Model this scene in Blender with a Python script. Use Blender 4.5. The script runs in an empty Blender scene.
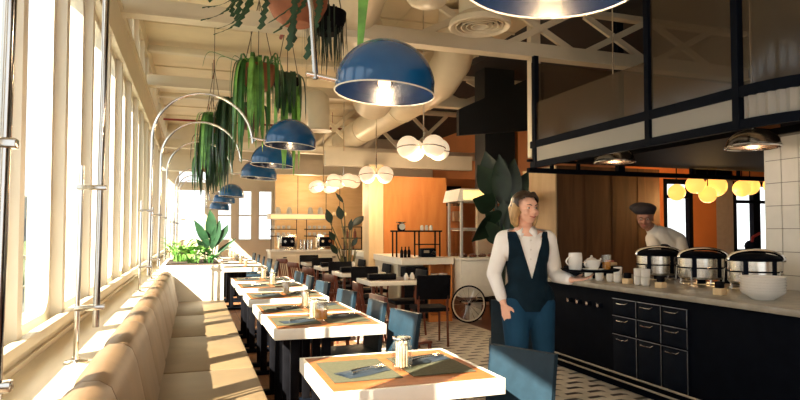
import bpy, bmesh, math, random
from mathutils import Vector, Matrix, Euler
random.seed(7)
PI = math.pi
SC = bpy.context.scene
COL = SC.collection
R = math.radians

# ------------------------------------------------------------------ materials
MATS = {}
def nt(name):
    m = bpy.data.materials.new(name); m.use_nodes = True
    MATS[name] = m
    return m, m.node_tree, m.node_tree.nodes['Principled BSDF']
def mat(name, col, rough=.5, metal=0, var=.08, scale=12, bump=0, spec=.5, emit=None, es=0, coat=0, stretch=(1, 1, 1)):
    m, t, b = nt(name)
    b.inputs['Roughness'].default_value = rough
    b.inputs['Metallic'].default_value = metal
    b.inputs['Specular IOR Level'].default_value = spec
    b.inputs['Coat Weight'].default_value = coat
    tc = t.nodes.new('ShaderNodeTexCoord'); mp = t.nodes.new('ShaderNodeMapping')
    mp.inputs['Scale'].default_value = stretch
    n = t.nodes.new('ShaderNodeTexNoise'); n.inputs['Scale'].default_value = scale; n.inputs['Detail'].default_value = 4
    t.links.new(tc.outputs['Object'], mp.inputs[0]); t.links.new(mp.outputs[0], n.inputs['Vector'])
    r = t.nodes.new('ShaderNodeValToRGB')
    lo = [max(0, c * (1 - var)) for c in col]; hi = [min(1, c * (1 + var)) for c in col]
    r.color_ramp.elements[0].color = (*lo, 1); r.color_ramp.elements[1].color = (*hi, 1)
    r.color_ramp.elements[0].position = .3; r.color_ramp.elements[1].position = .7
    t.links.new(n.outputs['Fac'], r.inputs[0]); t.links.new(r.outputs[0], b.inputs['Base Color'])
    if bump:
        bp = t.nodes.new('ShaderNodeBump'); bp.inputs['Strength'].default_value = bump; bp.inputs['Distance'].default_value = .01
        t.links.new(n.outputs['Fac'], bp.inputs['Height']); t.links.new(bp.outputs[0], b.inputs['Normal'])
    if emit:
        b.inputs['Emission Color'].default_value = (*emit, 1); b.inputs['Emission Strength'].default_value = es
    return m
def wood(name, c1, c2, rough=.4, scale=3, axis=(1, 8, 8), planks=None):
    m, t, b = nt(name)
    b.inputs['Roughness'].default_value = rough; b.inputs['Specular IOR Level'].default_value = .3
    tc = t.nodes.new('ShaderNodeTexCoord'); mp = t.nodes.new('ShaderNodeMapping'); mp.inputs['Scale'].default_value = axis
    n = t.nodes.new('ShaderNodeTexNoise'); n.inputs['Scale'].default_value = scale; n.inputs['Detail'].default_value = 6
    n.inputs['Distortion'].default_value = .6
    t.links.new(tc.outputs['Object'], mp.inputs[0]); t.links.new(mp.outputs[0], n.inputs['Vector'])
    r = t.nodes.new('ShaderNodeValToRGB'); r.color_ramp.elements[0].color = (*c1, 1); r.color_ramp.elements[1].color = (*c2, 1)
    r.color_ramp.elements[0].position = .3; r.color_ramp.elements[1].position = .72
    t.links.new(n.outputs['Fac'], r.inputs[0])
    out = r.outputs[0]
    if planks:
        br = t.nodes.new('ShaderNodeTexBrick'); br.inputs['Scale'].default_value = 1
        br.inputs['Brick Width'].default_value = planks[0]; br.inputs['Row Height'].default_value = planks[1]
        br.inputs['Mortar Size'].default_value = planks[2]
        br.inputs['Color1'].default_value = (1, 1, 1, 1); br.inputs['Color2'].default_value = (.72, .7, .68, 1); br.inputs['Mortar'].default_value = (.25, .2, .17, 1)
        m2 = t.nodes.new('ShaderNodeMapping'); m2.inputs['Rotation'].default_value = planks[3]
        t.links.new(tc.outputs['Object'], m2.inputs[0]); t.links.new(m2.outputs[0], br.inputs['Vector'])
        mx = t.nodes.new('ShaderNodeMix'); mx.data_type = 'RGBA'; mx.blend_type = 'MULTIPLY'; mx.inputs[0].default_value = 1
        t.links.new(out, mx.inputs[6]); t.links.new(br.outputs['Color'], mx.inputs[7]); out = mx.outputs[2]
    t.links.new(out, b.inputs['Base Color'])
    return m
def glass(name, tint=(1, 1, 1), transp=.9, rough=.02, diff=None, dw=0):
    m = bpy.data.materials.new(name); m.use_nodes = True; MATS[name] = m
    t = m.node_tree; t.nodes.clear()
    o = t.nodes.new('ShaderNodeOutputMaterial'); tr = t.nodes.new('ShaderNodeBsdfTransparent'); tr.inputs[0].default_value = (*tint, 1)
    gl = t.nodes.new('ShaderNodeBsdfGlossy'); gl.inputs['Roughness'].default_value = rough
    mx = t.nodes.new('ShaderNodeMixShader'); mx.inputs[0].default_value = 1 - transp
    t.links.new(tr.outputs[0], mx.inputs[1]); t.links.new(gl.outputs[0], mx.inputs[2]); last = mx
    if diff:
        d = t.nodes.new('ShaderNodeBsdfDiffuse'); d.inputs[0].default_value = (*diff, 1)
        tl = t.nodes.new('ShaderNodeBsdfTranslucent'); tl.inputs[0].default_value = (*diff, 1)
        a = t.nodes.new('ShaderNodeMixShader'); a.inputs[0].default_value = .5
        t.links.new(d.outputs[0], a.inputs[1]); t.links.new(tl.outputs[0], a.inputs[2])
        m3 = t.nodes.new('ShaderNodeMixShader'); m3.inputs[0].default_value = dw
        t.links.new(last.outputs[0], m3.inputs[1]); t.links.new(a.outputs[0], m3.inputs[2]); last = m3
    t.links.new(last.outputs[0], o.inputs[0])
    return m

CREAM = mat('cream_paint', (.64, .57, .43), .45, var=.05, scale=3)
FRAMEM = mat('frame_paint', (.80, .75, .64), .45, var=.04, scale=3)
CEILM = mat('ceiling_paint', (.72, .63, .45), .6, var=.07, scale=2)
BEAMM = mat('beam_paint', (.68, .61, .47), .5, var=.05, scale=3)
DUCTM = mat('duct_paint', (.66, .58, .43), .35, var=.04, scale=4)
LEDGE = mat('ledge_wood', (.74, .66, .50), .4, var=.07, scale=4, stretch=(6, .6, 1))
LEATH = mat('tan_leather', (.165, .100, .052), .5, var=.14, scale=5, bump=.25)
SEATL = mat('seat_leather', (.180, .122, .062), .55, var=.12, scale=4, bump=.3)
DARKL = mat('seam_dark', (.05, .035, .025), .7)
WHITE = mat('white_edge', (.80, .76, .66), .4, var=.04)
CERAM = mat('white_ceramic', (.75, .72, .66), .2, var=.03)
BLACK = mat('black_metal', (.004, .006, .011), .6, var=.2, spec=.04)
BLACKG = mat('black_gloss', (.003, .004, .007), .6, var=.2, spec=.02)
BLK2 = mat('black_matte', (.006, .006, .008), .6, var=.3, spec=.06)
CHROME = mat('chrome', (.80, .80, .78), .12, 1, var=.02)
STEEL = mat('brushed_steel', (.66, .62, .55), .22, 1, var=.06, scale=6, stretch=(1, 1, 14))
BLUE = mat('blue_enamel', (.006, .088, .25), .2, 0, var=.1, scale=5, coat=.5)
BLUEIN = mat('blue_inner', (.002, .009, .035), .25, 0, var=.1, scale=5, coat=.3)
DCHROME = mat('dark_chrome', (.48, .46, .43), .14, 1, var=.02)
CHAIRB = mat('slate_blue_leather', (.010, .026, .041), .5, spec=.25, var=.15, scale=20, bump=.1)
REDW = wood('redbrown_wood', (.10, .028, .016), (.20, .06, .032), .35, 5, (8, 8, 1))
DKWOOD = wood('dark_wood', (.035, .017, .012), (.07, .032, .02), .35, 5, (8, 8, 1))
TOPW = wood('table_wood', (.21, .062, .014), (.32, .105, .030), .55, 3, (2, 12, 2))
FLOORW = wood('floor_wood', (.20, .095, .045), (.38, .19, .09), .45, 3, (8, 1, 1), (1.6, .14, .006, (0, 0, PI / 2)))
FLOORR = mat('red_floor', (.13, .045, .026), .45, var=.25, scale=2)
PLY = wood('plywood', (.68, .44, .21), (.80, .55, .29), .5, 1.6, (1, 1, 6))
PLYO = wood('orange_plywood', (.56, .20, .055), (.66, .27, .08), .5, 1.6, (5, 5, 1))
PLYL = wood('light_plywood', (.66, .48, .27), (.76, .58, .35), .5, 1.4, (6, 6, 1))
WALN = wood('walnut_panel', (.085, .043, .022), (.17, .085, .040), .5, 1.6, (5, 5, .6))
MATG = mat('placemat_olive', (.072, .070, .042), .8, spec=.15, var=.15, scale=60)
NAVY = mat('napkin_slate', (.010, .020, .032), .7, var=.2, scale=20)
NAPW = mat('napkin_pale', (.55, .52, .45), .7, var=.1)
TILE = mat('cream_tile', (.60, .55, .47), .35, var=.08, scale=8)
TILED = mat('dark_tile', (.035, .028, .026), .35, var=.2)
TERRA = mat('terracotta', (.30, .10, .045), .7, var=.15)
BROWNP = mat('brown_pot', (.10, .042, .03), .7, var=.2)
LEAF = mat('leaf_green', (.045, .17, .035), .4, var=.45, scale=7)
LEAFB = mat('leaf_bright', (.16, .38, .07), .4, var=.4, scale=9)
LEAFD = mat('leaf_dark', (.010, .026, .014), .4, var=.4, scale=5)
LEAFM = mat('leaf_mid', (.018, .062, .026), .4, var=.4, scale=7)
RED = mat('red_pipe', (.24, .02, .015), .4)
CORD = mat('cord', (.10, .08, .06), .8)
SKIN = mat('skin', (.82, .47, .33), .5, var=.06, scale=9)
SKIND = mat('skin_deep', (.34, .15, .09), .5, var=.06, scale=9)
HAIRB = mat('blonde_hair', (.42, .26, .10), .45, var=.4, scale=14, stretch=(5, 5, 1))
HAIRD = mat('dark_hair', (.035, .018, .010), .4, var=.3, scale=20)
EYEW = mat('eye_white', (.7, .66, .6), .3)
EYED = mat('eye_dark', (.03, .018, .012), .3)
LIPS = mat('lips', (.42, .12, .09), .4)
SHIRT = mat('white_shirt', (.88, .86, .82), .7, var=.04, scale=6, bump=.15)
SHIRTC = mat('cream_jacket', (.78, .70, .58), .7, var=.05, scale=6, bump=.15)
VEST = mat('teal_vest', (.005, .016, .027), .75, spec=.08, var=.2, scale=12, bump=.1)
JEANS = mat('blue_denim', (.012, .052, .105), .8, spec=.1, var=.22, scale=7, stretch=(1, 1, .4))
SHOE = mat('shoe_black', (.01, .01, .01), .4)
BERET = mat('beret_black', (.014, .010, .012), .8, var=.2)
STONE = mat('counter_stone', (.27, .25, .205), .35, var=.22, scale=9)
TILEW = mat('wall_tile', (.68, .65, .57), .25, var=.05, scale=5)
GROUT = mat('grout', (.22, .20, .17), .8)
ORANGE = mat('orange_wall', (.60, .22, .075), .6, var=.06, scale=2)
GREYP = mat('grey_panel', (.46, .44, .42), .5)
BULB = mat('bulb', (1, .8, .5), .3, emit=(1, .62, .28), es=7)
GLOBE = mat('globe_white', (.8, .7, .55), .3, emit=(1, .76, .50), es=.45)
GLOBEY = mat('globe_yellow', (.9, .6, .2), .3, emit=(1, .50, .10), es=1.05)
SIGN = mat('lit_box', (.9, .8, .4), .4, emit=(1, .66, .2), es=1.1)
SHELFL = mat('lit_shelf', (.8, .65, .35), .4, emit=(1, .62, .22), es=.7)
AMBER = mat('amber_liquid', (.75, .30, .03), .2, var=.1)
SUGAR = mat('sugar_packets', (.75, .60, .40), .6, var=.3, scale=60)
PINKP = mat('pink_packet', (.6, .25, .2), .6)
GLAS = glass('clear_glass', (.97, .98, .97), .92)
JARG = glass('jar_glass', (.95, .96, .94), .86, .12)
PANEG = glass('window_glass', (.98, .99, .98), .96)
HAZEG = glass('reflection_haze_glass', (.62, .56, .50), .92, .12, (.22, .17, .12), .34)  # brown diffuse share stands in for reflections on the tinted glass
FROST = glass('frosted_glass', (.8, .8, .78), .9, .3, (.60, .59, .55), .92)
STREET = mat('street_grey', (.10, .11, .095), .8, var=.3, scale=.6)
BUILD = mat('far_building', (.20, .21, .18), .8, var=.1, scale=.3)
BUILDD = mat('far_window_dark', (.03, .035, .04), .4)
TREE = mat('far_tree', (.05, .075, .03), .8, var=.4, scale=2)
DARKC = mat('dark_ceiling', (.022, .021, .024), .7, var=.2, scale=1)  # dimness over the kitchen put into this dark grey
DARKC2 = mat('charcoal_paint', (.010, .011, .013), .6, var=.2, scale=2)
GREYM = mat('worn_grey_metal', (.25, .22, .17), .5, var=.25, scale=3)
RICH = mat('copper_steel', (.62, .48, .36), .25, 1, var=.2, scale=5)

# ------------------------------------------------------------------ mesh builder
class MB:
    def __init__(s): s.bm = bmesh.new(); s.mi = 0
    def _set(s, faces):
        for f in faces: f.material_index = s.mi
    def box(s, c, d, rz=0, bev=0, rot=None):
        M = Matrix.Translation(c) @ (rot if rot is not None else Matrix.Rotation(rz, 4, 'Z')) @ Matrix.Diagonal((*d, 1))
        g = bmesh.ops.create_cube(s.bm, size=1, matrix=M)
        vs = g['verts']; fs = list({f for v in vs for f in v.link_faces}); s._set(fs)
        if bev:
            es = list({e for v in vs for e in v.link_edges})
            q = bmesh.ops.bevel(s.bm, geom=es, offset=bev, segments=2, profile=.5, affect='EDGES'); s._set(q['faces'])
        return s
    def b2(s, x0, x1, y0, y1, z0, z1, bev=0):
        return s.box(((x0 + x1) / 2, (y0 + y1) / 2, (z0 + z1) / 2), (abs(x1 - x0), abs(y1 - y0), abs(z1 - z0)), bev=bev)
    def cyl(s, p0, p1, r0, r1=None, n=16):
        if r1 is None: r1 = r0
        p0, p1 = Vector(p0), Vector(p1); d = p1 - p0
        M = Matrix.Translation((p0 + p1) / 2) @ d.to_track_quat('Z', 'Y').to_matrix().to_4x4()
        g = bmesh.ops.create_cone(s.bm, cap_ends=True, segments=n, radius1=max(r0, 1e-4), radius2=max(r1, 1e-4), depth=d.length, matrix=M)
        s._set({f for v in g['verts'] for f in v.link_faces}); return s
    def sph(s, c, r, n=16, sc=(1, 1, 1), rot=None):
        M = Matrix.Translation(c) @ (rot if rot is not None else Matrix()) @ Matrix.Diagonal((*sc, 1))
        g = bmesh.ops.create_uvsphere(s.bm, u_segments=n, v_segments=max(6, n // 2), radius=r, matrix=M)
        s._set({f for v in g['verts'] for f in v.link_faces}); return s
    def tube(s, pts, r, n=10, cap=True):
        pts = [Vector(p) for p in pts]; rs = r if isinstance(r, (list, tuple)) else [r] * len(pts)
        rings = []; up = None
        for i, p in enumerate(pts):
            d = (pts[min(i + 1, len(pts) - 1)] - pts[max(i - 1, 0)]).normalized()
            if up is None: up = d.orthogonal().normalized()
            up = (up - d * up.dot(d)).normalized(); sd = d.cross(up)
            rings.append([s.bm.verts.new(p + (up * math.cos(2 * PI * k / n) + sd * math.sin(2 * PI * k / n)) * rs[i]) for k in range(n)])
        fs = []
        for a, b in zip(rings, rings[1:]):
            for k in range(n): fs.append(s.bm.faces.new((a[k], a[(k + 1) % n], b[(k + 1) % n], b[k])))
        if cap: fs.append(s.bm.faces.new(rings[0][::-1])); fs.append(s.bm.faces.new(rings[-1]))
        s._set(fs); return s
    def lathe(s, prof, c=(0, 0, 0), n=24, M=None):
        T = Matrix.Translation(c) @ (M if M is not None else Matrix())
        rings = []
        for (r, z) in prof:
            if r < 1e-5: rings.append([s.bm.verts.new(T @ Vector((0, 0, z)))])
            else: rings.append([s.bm.verts.new(T @ Vector((r * math.cos(2 * PI * k / n), r * math.sin(2 * PI * k / n), z))) for k in range(n)])
        fs = []
        for a, b in zip(rings, rings[1:]):
            for k in range(n):
                k2 = (k + 1) % n
                if len(a) == 1 and len(b) == 1: continue
                if len(a) == 1: fs.append(s.bm.faces.new((a[0], b[k2], b[k])))
                elif len(b) == 1: fs.append(s.bm.faces.new((a[k], a[k2], b[0])))
                else: fs.append(s.bm.faces.new((a[k], a[k2], b[k2], b[k])))
        s._set(fs); return s
    def prism(s, poly, ax, a, b):      # poly in the two other axes, extruded along ax
        def v(p, t):
            return {'x': (t, p[0], p[1]), 'y': (p[0], t, p[1]), 'z': (p[0], p[1], t)}[ax]
        A = [s.bm.verts.new(v(p, a)) for p in poly]; B = [s.bm.verts.new(v(p, b)) for p in poly]
        fs = [s.bm.faces.new(A), s.bm.faces.new(B[::-1])]
        for i in range(len(poly)):
            j = (i + 1) % len(poly); fs.append(s.bm.faces.new((A[i], B[i], B[j], A[j])))
        s._set(fs); return s
    def grid(s, P):                    # P[i][j] points
        V = [[s.bm.verts.new(p) for p in row] for row in P]; fs = []
        for i in range(len(V) - 1):
            for j in range(len(V[0]) - 1): fs.append(s.bm.faces.new((V[i][j], V[i][j + 1], V[i + 1][j + 1], V[i + 1][j])))
        s._set(fs); return s
    def ribbon(s, pts, ws, side=None, fold=.25):
        pts = [Vector(p) for p in pts]; P = []
        for i, p in enumerate(pts):
            d = (pts[min(i + 1, len(pts) - 1)] - pts[max(i - 1, 0)]).normalized()
            sd = side if side is not None else d.cross(Vector((0, 0, 1)))
            if sd.length < .05: sd = Vector((1, 0, 0))
            sd = sd.normalized(); nrm = sd.cross(d).normalized(); w = ws[i]
            P.append([p - sd * w + nrm * w * fold, p, p + sd * w + nrm * w * fold])
        return s.grid(P)
    def build(s, name, m, parent=None, loc=None, smooth=35, rz=0, fix=True):
        if fix: bmesh.ops.recalc_face_normals(s.bm, faces=s.bm.faces)
        me = bpy.data.meshes.new(name); s.bm.to_mesh(me); s.bm.free()
        for x in (m if isinstance(m, (list, tuple)) else [m]): me.materials.append(x)
        if smooth:
            me.shade_smooth()
            me.set_sharp_from_angle(angle=R(smooth))
        o = bpy.data.objects.new(name, me); COL.objects.link(o)
        if parent: o.parent = parent
        if loc is not None: o.location = loc
        if rz: o.rotation_euler = (0, 0, rz)
        return o
def tag(o, label=None, cat=None, group=None, kind=None):
    if label: o['label'] = label
    if cat: o['category'] = cat
    if group: o['group'] = group
    if kind: o['kind'] = kind
    return o
def thing(name, label, cat, loc=(0, 0, 0), rz=0, group=None):
    o = bpy.data.objects.new(name, None); COL.objects.link(o); o.location = loc; o.rotation_euler = (0, 0, rz)
    o.empty_display_size = .1
    return tag(o, label, cat, group)
KIDS = {}
def dup(root, loc, rz=None, label=None, group=None):
    def cp(o, par):
        c = o.copy(); COL.objects.link(c); c.parent = par
        for ch in [x for x in list(bpy.data.objects) if x.parent == o]: cp(ch, c)
        return c
    r = cp(root, None); r.location = loc
    if rz is not None: r.rotation_euler = (0, 0, rz)
    if label: r['label'] = label
    if group: r['group'] = group
    return r
def struct(o): o['kind'] = 'structure'; return o

# ================================================================== SETTING
# ---- floor
f = MB(); f.b2(-1.0, 1.95, -3.1, 18.1, -.08, 0); struct(f.build('floor', FLOORW))
f = MB(); f.b2(1.95, 11.3, -3.1, 9.1, -.08, -.006); f.b2(1.95, 7.5, 9.1, 18.1, -.08, -.006)
struct(f.build('floor', FLOORR))
f = MB(); f.b2(1.95, 3.95, 2.0, 9.6, -.006, 0)
f.mi = 1
row = 0; y = 2.1
while y < 9.5:
    x = 2.0 + (row % 2) * .11
    while x < 3.8:
        for (dx, dy, sk) in ((0, 0, .012),):
            f.bm.faces.new([f.bm.verts.new(p) for p in ((x, y, .0015), (x + .12, y + sk, .0015), (x + .12, y + sk + .05, .0015), (x, y + .05, .0015))]).material_index = 1
            f.bm.faces.new([f.bm.verts.new(p) for p in ((x + .12, y + sk, .0015), (x + .15, y - .02, .0015), (x + .15, y + .015, .0015), (x + .12, y + sk + .05, .0015))]).material_index = 1
        x += .23
    y += .155; row += 1
struct(f.build('floor', [TILE, TILED], fix=False))

# ---- window wall
WX, WO = -.72, -.815          # inner and outer plane
b = MB()
b.b2(-.98, WX, -3, 18.0, 0, .90)                    # low wall
b.b2(-.98, WX, -3, 18.0, 3.14, 3.66)                # band between the window rows
b.b2(-.98, WX, -3, 18.0, 4.18, 4.42)                # top band
b.b2(WX, WX + .035, .8, 18, 3.12, 3.16); b.b2(WX, WX + .03, .8, 18, 3.6, 3.64)
struct(b.build('wall_left', CREAM))
b = MB(); b.b2(WX + .001, WX + .05, .8, 17.9, .885, .935, .006); b.b2(WX + .001, WX + .02, .8, 8.6, .80, .83, .004)
struct(b.build('trim_1', CREAM))
def frame_plate(b, y0, y1, z0, z1, bw, rad, x0, x1, bot=None):
    bot = bw if bot is None else bot
    iy0, iy1, iz0, iz1 = y0 + bw, y1 - bw, z0 + bot, z1 - bw
    n = 6; inner = []
    for (cy, cz, a0) in ((iy1 - rad, iz1 - rad, 0), (iy0 + rad, iz1 - rad, 90), (iy0 + rad, iz0 + rad, 180), (iy1 - rad, iz0 + rad, 270)):
        for k in range(n + 1):
            a = R(a0 + 90 * k / n); inner.append((cy + rad * math.cos(a), cz + rad * math.sin(a)))
    cy, cz = (y0 + y1) / 2, (z0 + z1) / 2; outer = []
    for i, (py, pz) in enumerate(inner):
        q = i // (n + 1); k = i % (n + 1)
        cor = [(y1, z1), (y0, z1), (y0, z0), (y1, z0)][q]
        if k == n // 2: outer.append(cor)
        elif (k < n // 2) == (q in (0, 2)): outer.append((cor[0], pz))
        else: outer.append((py, cor[1]))
    N = len(inner); L = []
    for x in (x0, x1):
        L.append(([b.bm.verts.new((x, *p)) for p in outer], [b.bm.verts.new((x, *p)) for p in inner]))
    (o0, i0), (o1, i1) = L
    for i in range(N):
        j = (i + 1) % N
        for q in ((o0[i], o0[j], i0[j], i0[i]), (o1[i], i1[i], i1[j], o1[j]), (i0[i], i0[j], i1[j], i1[i]), (o0[i], o1[i], o1[j], o0[j])):
            b.bm.faces.new(q)
PITCH = .92; wn = 0
for k in range(-7, 16):
    y0 = 3.92 + PITCH * k; y1 = y0 + PITCH
    if y1 > 18: break
    wn += 1
    b = MB(); frame_plate(b, y0 + .04, y1 - .04, .90, 3.14, .055, .13, WO, WO + .05)
    b.b2(-.89, WX + .012, y0 - .04, y0 + .04, .90, 3.14)      # mullion of real depth
    w = struct(b.build('window_%d' % wn, FRAMEM))
    p = MB(); p.b2(WO + .02, WO + .026, y0 + .07, y1 - .07, .93, 3.11); p.build('pane', PANEG, w)
    h = MB(); h.b2(WO + .05, WO + .075, y0 + .055, y0 + .085, 1.75, 1.9, .004); h.build('latch', GREYM, w)
for k in range(-7, 16):
    y0 = 3.92 + PITCH * k; y1 = y0 + PITCH
    if y1 > 18: break
    wn += 1
    b = MB(); frame_plate(b, y0 + .03, y1 - .03, 3.66, 4.18, .05, .1, WO, WO + .05)
    b.b2(-.89, WX + .006, y0 - .03, y0 + .03, 3.66, 4.18)
    w = struct(b.build('window_%d' % wn, FRAMEM))
    p = MB(); p.b2(WO + .02, WO + .026, y0 + .06, y1 - .06, 3.68, 4.16); p.build('pane', PANEG, w)

# ---- ledge behind the bench
b = MB(); b.b2(WX, -.43, .8, 10.42, .755, .80, .006); struct(b.build('trim_2', LEDGE))

# ---- ceiling
b = MB(); b.b2(-.98, 4.6, -3, 18.0, 4.42, 4.52)
for i in range(14): b.b2(-.72, 4.6, 1.9 + 1.22 * i, 1.93 + 1.22 * i, 4.395, 4.42)
for x in (-.1, .85, 1.8, 2.75, 3.7): b.b2(x, x + .012, .9, 18, 4.41, 4.42)
struct(b.build('ceiling', CEILM))
b = MB(); b.b2(4.6, 11.3, -3, 9.1, 4.30, 4.5); b.b2(4.6, 7.5, 9.1, 18.0, 4.30, 4.5); struct(b.build('ceiling', DARKC))

# ---- trusses
def truss(yc, label, x1=7.6, zb=3.6, zt=4.24, m=BEAMM):
    t = thing('roof_truss', label, 'roof truss', (0, yc, zb), group='roof trusses')
    b = MB(); b.b2(-.72, x1, -.07, .07, .012, .17, .006); b.b2(-.72, x1, -.09, .09, -.01, .012); b.build('bottom_chord', m, t)
    b = MB(); b.b2(-.72, x1, -.07, .07, zt - zb, zt - zb + .1, .008); b.build('top_chord', m, t)
    x = 2.55
    while x < x1 - 1.2:
        for (a, c) in ((x, x + .95), (x + .95, x)):
            q = MB(); p0 = Vector((a, 0, .15)); p1 = Vector((c, 0, zt - zb)); d = p1 - p0
            off = -.02 if a < c else .02
            M = Matrix.Translation((p0 + p1) / 2 + Vector((0, off, 0))) @ d.to_track_quat('Z', 'Y').to_matrix().to_4x4()
            q.box((0, 0, 0), (.045, .08, d.length)); q.bm.transform(M); q.build('brace', m, t)
        x += 1.15
    return t
truss(6.6, 'long cream roof truss with cross braces in front of the round ceiling vent')
truss(3.6, 'cream roof truss nearest the camera high above the first table', x1=3.6)
truss(13.4, 'cream roof truss over the coffee station at the far end', x1=7.0, zb=3.15, zt=4.2)
truss(10.2, 'cream roof truss crossing midway behind the hanging plants', x1=6.4, zb=3.7)

# ---- far walls
b = MB(); Y = 18.0
b.b2(-.98, -.45, Y, Y + .15, 0, 4.42); b.b2(-.45, 2.35, Y, Y + .15, 0, 1.12); b.b2(-.45, 2.35, Y, Y + .15, 2.6, 2.75)
for x0, x1 in ((.32, .62), (1.05, 1.2), (1.62, 1.77), (2.2, 2.35)): b.b2(x0, x1, Y, Y + .15, 1.12, 2.6)
b.b2(-.45, 2.35, Y, Y + .15, 3.25, 4.42)
b.b2(.5, 2.35, Y, Y + .15, 2.75, 3.25)
b.b2(2.35, 7.5, Y, Y + .15, 0, 4.42)
struct(b.build('wall_back', CREAM))
for (x0, x1, z0, z1, tz) in ((-.45, .32, 1.12, 2.6, 1.72), (.62, 1.05, 1.12, 2.6, 1.85), (1.2, 1.62, 1.12, 2.6, 1.85), (1.77, 2.2, 1.12, 2.6, 1.85), (-.45, .5, 2.75, 3.25, None)):
    wn += 1
    b = MB(); b.b2(x0, x0 + .04, Y + .03, Y + .1, z0, z1); b.b2(x1 - .04, x1, Y + .03, Y + .1, z0, z1)
    b.b2(x0 + .04, x1 - .04, Y + .03, Y + .1, z0, z0 + .04); b.b2(x0 + .04, x1 - .04, Y + .03, Y + .1, z1 - .04, z1)
    if tz: b.b2(x0 + .04, x1 - .04, Y + .03, Y + .1, tz - .02, tz + .02)
    w = struct(b.build('window_%d' % wn, CREAM))
    p = MB(); p.b2(x0 + .04, x1 - .04, Y + .06, Y + .066, z0 + .04, z1 - .04); p.build('pane', PANEG, w)
# plywood wall behind the coffee station
b = MB(); b.b2(2.05, 5.6, 16.2, 16.35, 0, 3.15)
b.b2(2.05, 5.6, 16.185, 16.2, 2.45, 2.47); b.b2(2.9, 2.915, 16.185, 16.2, 0, 2.45); b.b2(3.75, 3.765, 16.185, 16.2, 0, 2.45)
struct(b.build('wall_plywood', PLY))
# beige bulkhead above
b = MB(); b.b2(-.72, 5.9, 14.6, 14.8, 2.78, 3.15); struct(b.build('trim_3', BEAMM))
# orange wood block behind the bar
b = MB(); b.b2(3.32, 4.58, 10.6, 12.0, 0, 2.42); b.mi = 1
b.b2(3.30, 3.32, 10.62, 12.0, 0, 2.42); b.mi = 2  # paler left face has the side light put into its colour
b.b2(3.02, 3.30, 10.55, 10.9, 0, 2.62); b.mi = 0
b.b2(3.32, 4.58, 10.585, 10.6, 2.05, 2.07)
struct(b.build('wall_bar', [PLYO, PLYL, PLYL]))
b = MB(); b.b2(2.3, 5.3, 10.95, 11.1, 2.62, 2.9); struct(b.build('trim_4', BEAMM))
# dim room past the bar
b = MB(); b.b2(5.0, 7.4, 12.6, 12.75, 0, 2.6); struct(b.build('wall_side_room', ORANGE))
b = MB(); b.b2(5.42, 5.78, 12.5, 12.6, 1.97, 2.42, .01); tag(b.build('wall_screen', BLK2), 'dark blank screen high at the right end of the orange wood wall', 'screen')
b = MB(); b.b2(5.58, 5.78, 12.5, 12.6, 1.62, 1.85, .01); tag(b.build('junction_box', CREAM), 'small pale box on the wall under the dark screen', 'box')
# wood columns and panels behind the kitchen
b = MB(); b.b2(5.33, 7.3, 8.0, 9.0, 0, 2.42); b.mi = 1; b.b2(5.31, 5.33, 8.02, 9.0, 0, 2.42); b.mi = 0  # paler left skin paints in the light from the windows
for x in (5.85, 6.35, 6.85): b.b2(x, x + .012, 7.99, 8.0, 0, 2.42)
struct(b.build('wall_kitchen', [WALN, PLYL]))
b = MB(); b.b2(5.5, 5.77, 9.95, 10.2, 0, 3.6); b.b2(5.48, 5.5, 9.95, 10.2, 2.6, 2.62); struct(b.build('column', PLYO))
b = MB(); b.b2(5.1, 5.42, 10.3, 10.4, 0, 3.0); struct(b.build('wall_vent', BEAMM))
# dark bulkheads over the kitchen
b = MB(); b.b2(4.85, 5.45, 9.5, 9.9, 2.0, 4.3); b.prism([(4.3, 3.05), (6.0, 3.25), (6.0, 4.3), (4.3, 3.5)], 'y', 9.4, 9.5)
tag(b.build('exhaust_hood', DARKC2), 'tall black exhaust duct dropping behind the white food cart', 'exhaust hood')

# ---- back room beyond the kitchen
b = MB(); Y = 9.0
b.b2(7.3, 8.3, Y, Y + .1, 0, 2.6); b.b2(7.3, 11.3, Y, Y + .1, 2.6, 4.3); b.b2(9.0, 9.57, Y, Y + .1, 0, 2.6); b.mi = 1; b.b2(9.57, 10.0, Y, Y + .1, 0, 2.6); b.mi = 0
b.b2(8.3, 11.3, Y, Y + .1, 2.38, 2.6); b.b2(10.0, 11.3, Y, Y + .1, 0, .95); b.b2(8.3, 9.0, Y, Y + .1, 0, .3)
b.mi = 0; b.b2(7.3, 7.45, 9.1, 18.0, 0, 4.3); struct(b.build('wall_back_room', [ORANGE, GREYP]))
b = MB(); b.b2(7.3, 11.3, 6.9, 9.1, 2.6, 2.68); struct(b.build('ceiling', PLYO))
for (x0, x1, z0, z1, mm, tr) in ((8.3, 9.0, .3, 2.38, None, 2.05), (10.0, 10.62, .95, 2.38, None, 1.98), (10.62, 11.3, .95, 2.38, None, 1.98)):
    wn += 1
    b = MB(); e = .09
    b.b2(x0, x0 + e, Y, Y + .1, z0, z1); b.b2(x1 - e, x1, Y, Y + .1, z0, z1); b.b2(x0, x1, Y + .001, Y + .1, z0, z0 + e); b.b2(x0, x1, Y + .001, Y + .1, z1 - e, z1)
    b.b2(x0, x1, Y + .001, Y + .1, tr - .03, tr + .03)
    w = struct(b.build('window_%d' % wn, BLACK))
    p = MB(); p.b2(x0 + e, x1 - e, Y + .05, Y + .056, z0 + e, z1 - e); p.build('pane', PANEG, w)

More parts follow.
